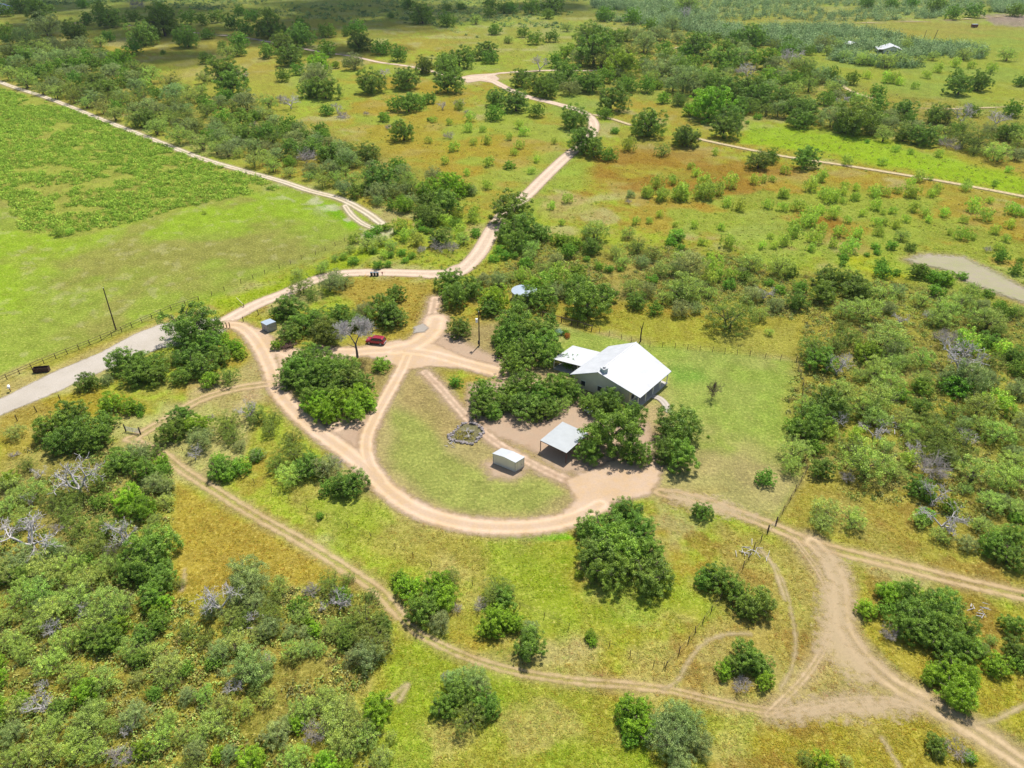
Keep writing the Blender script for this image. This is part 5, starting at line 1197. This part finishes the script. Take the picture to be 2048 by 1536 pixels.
# stone ringed bed
Q = [(530, 830), (600, 750), (690, 680), (800, 540), (980, 400), (1250, 400), (1450, 480), (1570, 650), (1480, 790), (1340, 950), (1210, 1010), (1060, 985), (850, 945), (700, 900), (600, 890)]
W = [at(860 + x / 14.63, 820 + y / 14.63) for x, y in Q]; c0 = sum(W, Vector()) / len(W)
e = empty('stone_bed', c0, 0, 'ring of piled grey stones around dry weeds on the mown island', 'garden bed')
rr_ = random.Random(4); rk = []
for i in range(3):
    bm = bmesh.new(); bmesh.ops.create_icosphere(bm, subdivisions=2, radius=.28)
    for v in bm.verts: v.co *= rr_.uniform(.75, 1.15); v.co.z *= .7
    me = bpy.data.meshes.new('stone'); bm.to_mesh(me); bm.free(); me.materials.append(M_STONE); rk.append(me)
k = 0
for a, b_ in zip(W, W[1:] + W[:1]):
    n = max(1, round((b_ - a).length / .26))
    for i in range(n):
        if k >= 96: break
        o_ = link('stone', rk[k % 3], e); q = a.lerp(b_, i / n) - c0; o_.location = (q.x + rr_.gauss(0, .12), q.y + rr_.gauss(0, .12), rr_.choice((.12, .16, .34))); s_ = rr_.uniform(.6, 1.15)
        o_.scale = (s_ * 1.2, s_, s_); o_.rotation_euler = (rr_.uniform(-.4, .4), rr_.uniform(-.4, .4), rr_.uniform(0, 6)); k += 1
b = MB(); b.slab([((p - c0) * .93).to_tuple()[:2] + (.1,) for p in W], .08); b.build('soil', simple('weedy_soil', (.12, .11, .05), .95, 0, .5, 3), e)
o_ = link('dead_branch', DEADT[1], e); o_.scale = (3.2, 3.2, 1.6); o_.location = (.8, .3, .1)
r = np.random.default_rng(3); m_ = 260; pp = np.stack([r.uniform(-1.9, 1.9, m_), r.uniform(-1.6, 1.4, m_), r.uniform(.15, .45, m_)], 1)
v = leaves(pp, np.tile((0, 0, 1.), (m_, 1)), .16, .4, r, 1.2); me = np_mesh('weeds', v, np.arange(len(v)), 4, M_STUFF, col=np.tile(srgb_np((176, 164, 52)), (len(v), 1))); link('weeds', me, e)
# brush and timber heaps
def heap(px_, py_, L_, n, r_, material, label, seed, flat=.5, name='brush_pile'):
    q = random.Random(seed); segs = []
    for i in range(n):
        a = q.uniform(0, 6.28); c = Vector((q.gauss(0, L_ * .25), q.gauss(0, L_ * .25), q.uniform(.05, flat))); d = Vector((math.cos(a), math.sin(a), q.gauss(0, .25))) * q.uniform(.2, .5) * L_
        segs.append((tuple(c - d / 2), tuple(c + d / 2), r_ * q.uniform(.5, 1.2), r_ * q.uniform(.2, .6)))
    o_ = link(name, tubes_mesh(name, segs, material, 5)); o_.location = at(px_, py_); o_.rotation_euler = (0, 0, q.uniform(0, 3)); return tag(o_, label, 'brush pile')
M_RB = simple('red_brown_brush', (.20, .12, .09), .9, 0, .4, 3)
heap(573, 693, 3.6, 200, .05, M_RB, 'reddish brown heap of cut brush beside the driveway below the grey shed', 2, 1.3)
heap(903, 886, 2.6, 12, .07, M_DEAD, 'few bleached sticks lying left of the stone ringed bed', 5, .2, 'fallen_sticks')
heap(1775, 850, 5, 26, .12, M_DEAD, 'pale fallen timber among trees right of the lawn', 6, .5)
heap(1497, 1105, 4, 16, .09, M_DEAD, 'bleached fallen branches along the fence by the ranch track', 8, .4)
heap(685, 236, 6, 60, .1, M_TWIG, 'grey brown brush heap in the ochre meadow near the long hedge', 9, .8)
heap(508, 1243, 3.5, 14, .09, M_DEAD, 'pale fallen sticks beside the bleached snag at the lower left', 10, .5)
heap(1955, 1222, 3, 12, .1, M_DEAD, 'grey stump and fallen wood above the big lower right thicket', 12, .9)
# far red trailer
p = at(1948, 55); e = empty('trailer', (p.x, p.y, 0), .1, 'tiny distant dark red trailer in the far ochre field', 'trailer')
b = MB(); b.box((0, 0, 1.5), (5, 2.4, 2.0), 0, .1); b.build('body', M_RUST, e); b = MB(); b.box((0, 0, 2.56), (4.9, 2.3, .08)); b.build('roof', M_ROOFG, e)
for x in (-1.2, 1.2):
    for y in (-1.1, 1.1): b = MB(); b.tube((x, y - .1, .45), (x, y + .1, .45), .45, n=12); b.build('wheel', M_DARK, e)
# tall bare grey tree beside the red car
p = at(715, 715)
e = empty('dead_tree', (p.x, p.y, 0), 0, 'tall bare grey tree with a forked trunk just left of the red car', 'dead tree')
t_ = [((0, 0, -.1), (.05, 0, 1.6), .32, .26), ((.05, 0, 1.6), (-.05, .1, 3.4), .26, .22), ((-.05, .1, 3.4), (-1.0, .2, 5.6), .16, .1), ((-.05, .1, 3.4), (.8, .2, 5.4), .16, .1), ((0, 0, 2.6), (-1.9, -.2, 3.8), .1, .05)]
link('trunk', tubes_mesh('trunk', t_, simple('dark_grey_bark', (.14, .12, .12), .9, 0, .3, 5), 8), e)
g_ = grow(301, (-1.0, .2, 5.6), [(-.5, .1, .8), (-1, .3, .4), (0, -.4, .8)], 2.2, .09, 3, 4, .3, .08, .7, rmin=.02) + grow(302, (.8, .2, 5.4), [(.6, .1, .8), (1, -.3, .5), (.2, .6, .8)], 2.2, .09, 3, 4, .3, .08, .7, rmin=.02)
link('branches', tubes_mesh('branches', g_, M_DEAD, 4), e)

# ------------------------------------------------------------------ beyond 300 oaks the smallest become one far wood
oaks = sorted([q for q in PLANTS if q['code'] == 'o' and not q['label']], key=lambda q: -q['w'])
rest = oaks[295:]
if rest:
    src = []
    for i in range(3):
        me = KIT['oak']['crowns'][i]; v = np.empty(len(me.vertices) * 3, np.float32); me.vertices.foreach_get('co', v); v = v.reshape(-1, 4, 3)
        v = v[::9]; c = v.mean(1, keepdims=True); src.append(c + (v - c) * 2.4)
    V, T = [], []
    for i, q in enumerate(rest):
        a = rng.uniform(0, 6.28); R = np.array([[math.cos(a), -math.sin(a), 0], [math.sin(a), math.cos(a), 0], [0, 0, 1]])
        s_ = src[i % 3] @ R.T * q['W'] * 1.15; s_[..., 0] += q['x']; s_[..., 1] += q['y']
        V.append(s_.reshape(-1, 3)); T.append(np.tile(np.array(leafcol((108, 136, 62)))[:3], (s_.size // 3, 1)))
        for c_ in list(q['o'].children): bpy.data.objects.remove(c_)
        bpy.data.objects.remove(q['o']); PLANTS.remove(q)
    V = np.concatenate(V); me = np_mesh('distant_oaks', V, np.arange(len(V)), 4, M_STUFF, col=np.concatenate(T))
    tag(link('distant_oaks', me), 'small dark oaks dotting the far ranchland near the top of the photo', None, None, 'stuff')

# ------------------------------------------------------------------ air
hm = bpy.data.materials.new('air'); hm.use_nodes = True; hm.node_tree.nodes.clear()
pv = hm.node_tree.nodes.new('ShaderNodeVolumePrincipled'); pv.inputs['Color'].default_value = (.86, .92, 1, 1); pv.inputs['Density'].default_value = .00004; pv.inputs['Anisotropy'].default_value = .3
ho = hm.node_tree.nodes.new('ShaderNodeOutputMaterial'); hm.node_tree.links.new(pv.outputs[0], ho.inputs['Volume'])
b = MB(); b.box((0, 4200, 44), (34000, 10400, 92)); hz_ = b.build('haze', hm); tag(hz_, 'thin summer haze over the ranch', None, None, 'stuff')

# ------------------------------------------------------------------ labels
LM = [  # landmark pixel position and what it is called
 ((1240, 745), 'the white roofed house'), ((1120, 880), 'the carport'), ((1017, 917), 'the beige shed'), ((537, 650), 'the small grey shed'), ((752, 679), 'the red car'),
 ((925, 868), 'the stone ringed bed'), ((1047, 578), 'the round water tank'), ((750, 548), 'the three wheelie bins'), ((958, 660), 'the yard utility pole'), ((220, 620), 'the tall left utility pole'),
 ((83, 737), 'the brown steel trough'), ((267, 862), 'the farm gate'), ((1543, 1055), 'the gap gate by the ranch track'), ((1900, 550), 'the dry pond'), ((1770, 98), 'the distant house'), ((1707, 90), 'the distant red barn'),
 ((960, 155), 'the far road junction'), ((1186, 245), 'the sharp bend of the pink road'), ((930, 535), 'the corner of the pink road'), ((1690, 1260), 'the worn ranch road'), ((1426, 783), 'the purple shrub on the lawn'), ((715, 690), 'the forked bare tree'), ((15, 15), 'the far left white house')]
REG = [  # photo areas for plants that only their place tells apart
 ([(-200, 900), (340, 880), (340, 1150), (-200, 1150)], 'in the thicket at the left edge'),
 ([(-200, 1150), (420, 1150), (420, 1340), (-200, 1340)], 'in the lower left thicket'),
 ([(-200, 1340), (420, 1340), (420, 1700), (-200, 1700)], 'in the bottom left corner thicket'),
 ([(420, 1340), (800, 1340), (800, 1700), (420, 1700)], 'in the brush along the bottom edge'),
 ([(420, 1100), (800, 1100), (800, 1340), (420, 1340)], 'in the brush below the ranch track'),
 ([(800, 1100), (1130, 1100), (1130, 1330), (800, 1330)], 'in the clump between ranch track and wire fence'),
 ([(800, 1330), (1200, 1330), (1200, 1700), (800, 1700)], 'in the lone clump near the bottom middle'),
 ([(1200, 1370), (1500, 1370), (1500, 1700), (1200, 1700)], 'beside the track at the bottom middle'),
 ([(1110, 980), (1380, 980), (1380, 1250), (1110, 1250)], 'in the big clump below the loop driveway'),
 ([(1380, 1060), (1580, 1060), (1580, 1260), (1380, 1260)], 'in the clump below the leaning wire fence'),
 ([(1420, 1260), (1580, 1260), (1580, 1400), (1420, 1400)], 'in the small clump ringed by cattle paths'),
 ([(1700, 1130), (2200, 1130), (2200, 1430), (1700, 1430)], 'in the big thicket right of the ranch road'),
 ([(1800, 1430), (2200, 1430), (2200, 1700), (1560, 1700), (1560, 1500)], 'at the bottom right corner'),
 ([(1380, 980), (1480, 980), (1480, 1060), (1380, 1060)], 'alone by the ranch track below the lawn'),
 ([(1480, 900), (1570, 900), (1570, 1010), (1480, 1010)], 'alone at the lower corner of the lawn'),
 ([(1540, 600), (1780, 600), (1780, 760), (1540, 760)], 'above the right corner of the lawn'),
 ([(1540, 760), (1720, 760), (1720, 980), (1540, 980)], 'along the right side of the lawn'),
 ([(1720, 760), (2200, 760), (2200, 960), (1720, 960)], 'in the thicket at the right edge'),
 ([(1570, 960), (2200, 960), (2200, 1130), (1570, 1130)], 'in the ochre grass right of the track gate'),
 ([(1780, 580), (2200, 580), (2200, 760), (1780, 760)], 'in the brush below the dry pond'),
 ([(1540, 480), (2200, 480), (2200, 600), (1540, 600)], 'between the meadow and the dry pond'),
 ([(1100, 480), (1540, 480), (1540, 680), (1100, 680)], 'in the brush beyond the rear yard fence'),
 ([(1280, 780), (1480, 780), (1480, 960), (1280, 960)], 'on the lawn right of the carport oaks'),
 ([(920, 600), (1140, 600), (1140, 770), (920, 770)], 'in the row between driveway and house'),
 ([(920, 770), (1140, 770), (1140, 900), (920, 900)], 'in front of the house on bare dirt'),
 ([(1140, 770), (1290, 770), (1290, 960), (1140, 960)], 'between the house and the carport'),
 ([(540, 700), (780, 700), (780, 850), (540, 850)], 'on the island inside the driveway fork'),
 ([(540, 540), (820, 540), (820, 700), (540, 700)], 'between the pink road and the driveway'),
 ([(300, 580), (500, 580), (500, 720), (300, 720)], 'beside the gravel road near the gate posts'),
 ([(-200, 700), (340, 700), (340, 900), (-200, 900)], 'below the gravel road at the left'),
 ([(140, 620), (540, 620), (540, 800), (140, 800)], 'between the gravel road and the loop driveway'),
 ([(300, 780), (760, 780), (760, 1060), (300, 1060)], 'between the loop driveway and the ranch track'),
 ([(860, 380), (1130, 380), (1130, 520), (860, 520)], 'beside the pink road below its long straight'),
 ([(860, 500), (1100, 500), (1100, 640), (860, 640)], 'behind the yard near the road corner'),
 ([(640, 430), (960, 430), (960, 560), (640, 560)], 'in the rough grass above the pink road'),
 ([(700, 300), (960, 300), (960, 460), (700, 460)], 'at the near end of the long hedge'),
 ([(400, 240), (760, 240), (760, 440), (400, 440)], 'in the long hedge beside the field track'),
 ([(-200, 60), (420, 60), (420, 330), (-200, 330)], 'in the far left hedge beside the field track'),
 ([(-200, -200), (420, -200), (420, 60), (-200, 60)], 'in the far top left corner'),
 ([(420, -200), (960, -200), (960, 120), (420, 120)], 'on the far plain left of the winding road'),
 ([(420, 120), (760, 120), (760, 260), (420, 260)], 'in the ochre meadow beyond the long hedge'),
 ([(700, 60), (1180, 60), (1180, 330), (700, 330)], 'in the ochre meadow left of the road bend'),
 ([(960, 200), (1260, 200), (1260, 400), (960, 400)], 'beside the straight pink road'),
 ([(960, -200), (1400, -200), (1400, 110), (960, 110)], 'on the far plain right of the road junction'),
 ([(1100, 60), (1500, 60), (1500, 240), (1100, 240)], 'in the wood right of the road junction'),
 ([(1400, -200), (2200, -200), (2200, 60), (1400, 60)], 'along the far upper right edge'),
 ([(1400, 60), (2200, 60), (2200, 150), (1400, 150)], 'around the distant house'),
 ([(1500, 150), (2200, 150), (2200, 310), (1500, 310)], 'in the wood above the green meadow strip'),
 ([(1200, 220), (2200, 220), (2200, 330), (1200, 330)], 'along the thin track across the green meadow'),
 ([(1040, 320), (1560, 320), (1560, 490), (1040, 490)], 'in the meadow right of the straight road'),
 ([(1560, 320), (2200, 320), (2200, 490), (1560, 490)], 'in the ochre meadow at the right'),
 ([(-200, 380), (760, 380), (760, 620), (-200, 620)], 'on the left pasture'),
]
def region(x, y):
    for P, ph in REG:
        if inside(np.array([x]), np.array([y]), np.array(P, float))[0]: return ph
    return 'in the open grass of the ranch'
def sizew(W, cat):
    if cat == 'tree': return 'young' if W < 4 else 'small' if W < 6.5 else 'medium sized' if W < 10 else 'broad'
    return 'tiny' if W < 2 else 'small' if W < 4 else 'big'
by = {}
for q in PLANTS:
    if q['label']: q['o']['label'] = q['label']; continue
    x, y, w = q['cx'], q['cy'], q['w']; best = None
    for (lx, ly), ln in LM:
        dx, dy_ = x - lx, y - ly; d_ = math.hypot(dx, dy_ * 1.3)
        if d_ < 78 and (best is None or d_ < best[0]):
            rel = ('right of' if dx > 0 else 'left of') if abs(dx) > abs(dy_) * 1.2 else ('below' if dy_ > 0 else 'behind')
            best = (d_, rel + ' ' + ln)
    ph = 'just ' + best[1] if best and q['code'] != 's' else region(x, y)
    wd = q['words']
    if q['code'] not in 's': wd = sizew(q['W'], 'tree' if q['o']['category'] == 'tree' else 'x') + ' ' + wd
    q['lab'] = wd + ' ' + ph; by.setdefault(q['lab'], []).append(q)
NUM = {2: 'two', 3: 'three', 4: 'four', 5: 'five'}; ORD = ['leftmost', 'second from left', 'third from left', 'fourth from left', 'rightmost']
for lab, qs in by.items():
    n = len(qs)
    if n == 1: qs[0]['o']['label'] = lab; continue
    qs.sort(key=lambda q: q['cx'])
    for i, q in enumerate(qs):
        if n <= 5:
            o_ = 'rightmost' if i == n - 1 else ORD[i]
            if n == 3 and i == 1: o_ = 'middle one'
            q['o']['label'] = o_ + ' of ' + NUM[n] + ': ' + lab if len((o_ + lab).split()) < 14 else o_ + ' ' + lab
        else: q['o']['label'] = lab
        if n > 1: q['o']['group'] = {'tree': 'trees ', 'shrub': 'shrubs ', 'dead tree': 'dead trees ', 'dead bush': 'dead bushes '}[q['o']['category']] + ('like the ' + lab)
for o_ in COL.objects:
    if o_.get('label') and len(o_['label'].split()) > 16: o_['label'] = ' '.join(o_['label'].split()[:16])
